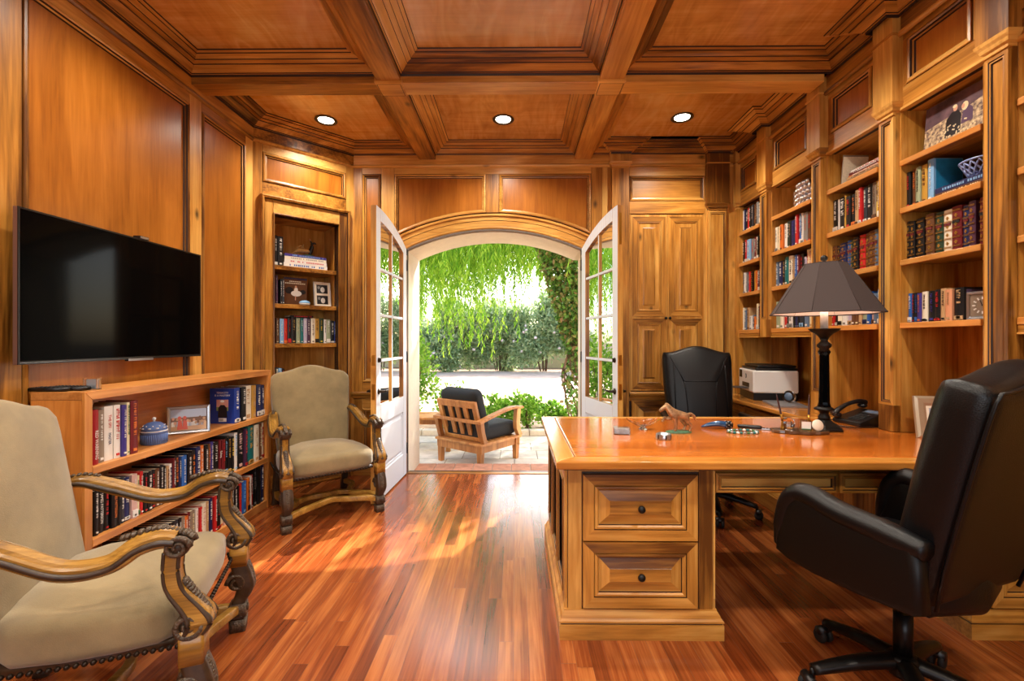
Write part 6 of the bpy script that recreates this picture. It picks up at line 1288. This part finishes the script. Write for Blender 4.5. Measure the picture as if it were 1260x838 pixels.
E_ = [(0, 1), (1, 2), (2, 3), (3, 4), (4, 5), (5, 6), (6, 7), (2, 8), (8, 9), (9, 10), (10, 11), (11, 12), (2, 13), (13, 14), (14, 15), (15, 16), (0, 17), (17, 18), (18, 19), (19, 20), (20, 21), (0, 22), (22, 23), (23, 24), (24, 25), (25, 26), (0, 27), (27, 28), (28, 29), (29, 30), (4, 31), (4, 32)]
RDI = [.024, .023, .024, .020, .015, .0115, .0095, .0075, .013, .010, .008, .0065, .0075, .013, .0095, .0065, .008, .016, .011, .0075, .0062, .008, .016, .011, .0075, .0062, .008, .010, .007, .009, .003, .003, .003]
skin_obj('horse_body', V, E_, RDI, 'horse_bronze', rt); m = MB()
m.rings([[(u, v, z) for u, v in inset_poly([(.062 * math.cos(2 * PI * i / 20) + .004, .03 * math.sin(2 * PI * i / 20)) for i in range(20)], d)] for d, z in ((0, 0), (.0, .006), (.003, .008))], 'rock_green', True, 'rock_green', 'rock_green'); m.build('plinth', rt)
m = MB(); leaf_carving(m, bez([(-.054, 0, .135), (-.042, 0, .122), (-.03, 0, .107), (-.02, 0, .106)], 4), .009, 'horse_bronze', side=(0, 1, 0)); m.build('mane', rt)
# printer on the counter
rt = empty('printer', (1.935, 3.735, DZ), R(-11)); tag(rt, 'white office printer with black lid on the counter', 'printer')   # local x: along the long side, y: depth away from the camera
m = MB(); m.box(.0, .34, .0, .40, .062, .245, 'printer_white'); m.build('body', rt, bevel=.012); m = MB(); m.box(.006, .334, .006, .394, .0, .062, 'plastic_black'); m.build('paper_drawer', rt, bevel=.004)
m = MB(); m.box(.02, .34, .01, .39, .246, .268, 'plastic_black'); m.box(.04, .33, .02, .38, .268, .288, 'plastic_black'); m.build('scanner_lid', rt, bevel=.008)
m = MB(); m.box(-.003, .003, .3, .37, .17, .235, 'tv_screen'); m.build('control_panel', rt); m = MB(); m.box(-.002, .004, .10, .29, .10, .135, 'plastic_black'); m.build('output_slot', rt); m = MB(); m.box(-.11, .0, .11, .28, .088, .094, 'cover_charcoal'); m.build('output_tray', rt, bevel=.002)
m = MB(); m.lathe([(.020, 0), (.020, .0012)], 'cover_charcoal', 24, fr=Frame((-.0005, .19, .19), (0, -1, 0), (0, 0, 1), (-1, 0, 0))); lg = m.build('maker_logo', rt); text_mesh('logo_letters', 'hp', .03, 'ink_white', lg, Matrix(((0, 0, -1, -.0022), (-1, 0, 0, .19), (0, 1, 0, .1905), (0, 0, 0, 1))))
# laptop, crystal clock and router
m = MB(); m.box(-.115, .115, -.165, .165, 0, .007, 'laptop'); o = m.build('laptop', None, bevel=.003, loc=(2.045, 3.485, DZ), rot=(0, 0, R(-14))); tag(o, 'closed silver laptop lying on the counter before the printer', 'laptop'); l_ = MB(); l_.box(-.113, .113, -.163, .163, .0075, .014, 'laptop'); l_.build('laptop_lid', o, bevel=.003)
rt = empty('crystal_desk_clock', (2.09, 3.50, DZ + .0145), R(-60)); tag(rt, 'round crystal desk clock standing on the closed laptop', 'clock'); m = MB(); m.lathe([(.03, -.012), (.045, -.01), (.048, 0), (.045, .01), (.03, .012)], 'crystal', 12, smooth=False, fr=Frame((0, 0, .049), (1, 0, 0), (0, 0, 1), (0, -1, 0))); m.build('crystal_ring', rt); m = MB(); m.lathe([(.030, .0125), (.030, .0135)], 'cover_bluegrey', 20, fr=Frame((0, 0, .049), (1, 0, 0), (0, 0, 1), (0, -1, 0))); m.build('dial', rt)
rt = empty('router', (2.30, 3.36, DZ)); tag(rt, 'black upright router on the counter beside the bay divider', 'router'); m = MB(); m.box(-.02, .02, -.07, .07, .012, .2, 'plastic_black'); m.build('body', rt, bevel=.006); m = MB(); m.box(-.035, .035, -.05, .05, 0, .012, 'plastic_black'); m.build('foot', rt, bevel=.003); m = MB()
for k in range(4): m.box(-.0215, -.02, -.05 + .03 * k, -.044 + .03 * k, .17, .176, 'cover_skyblue')
m.build('status_lights', rt)
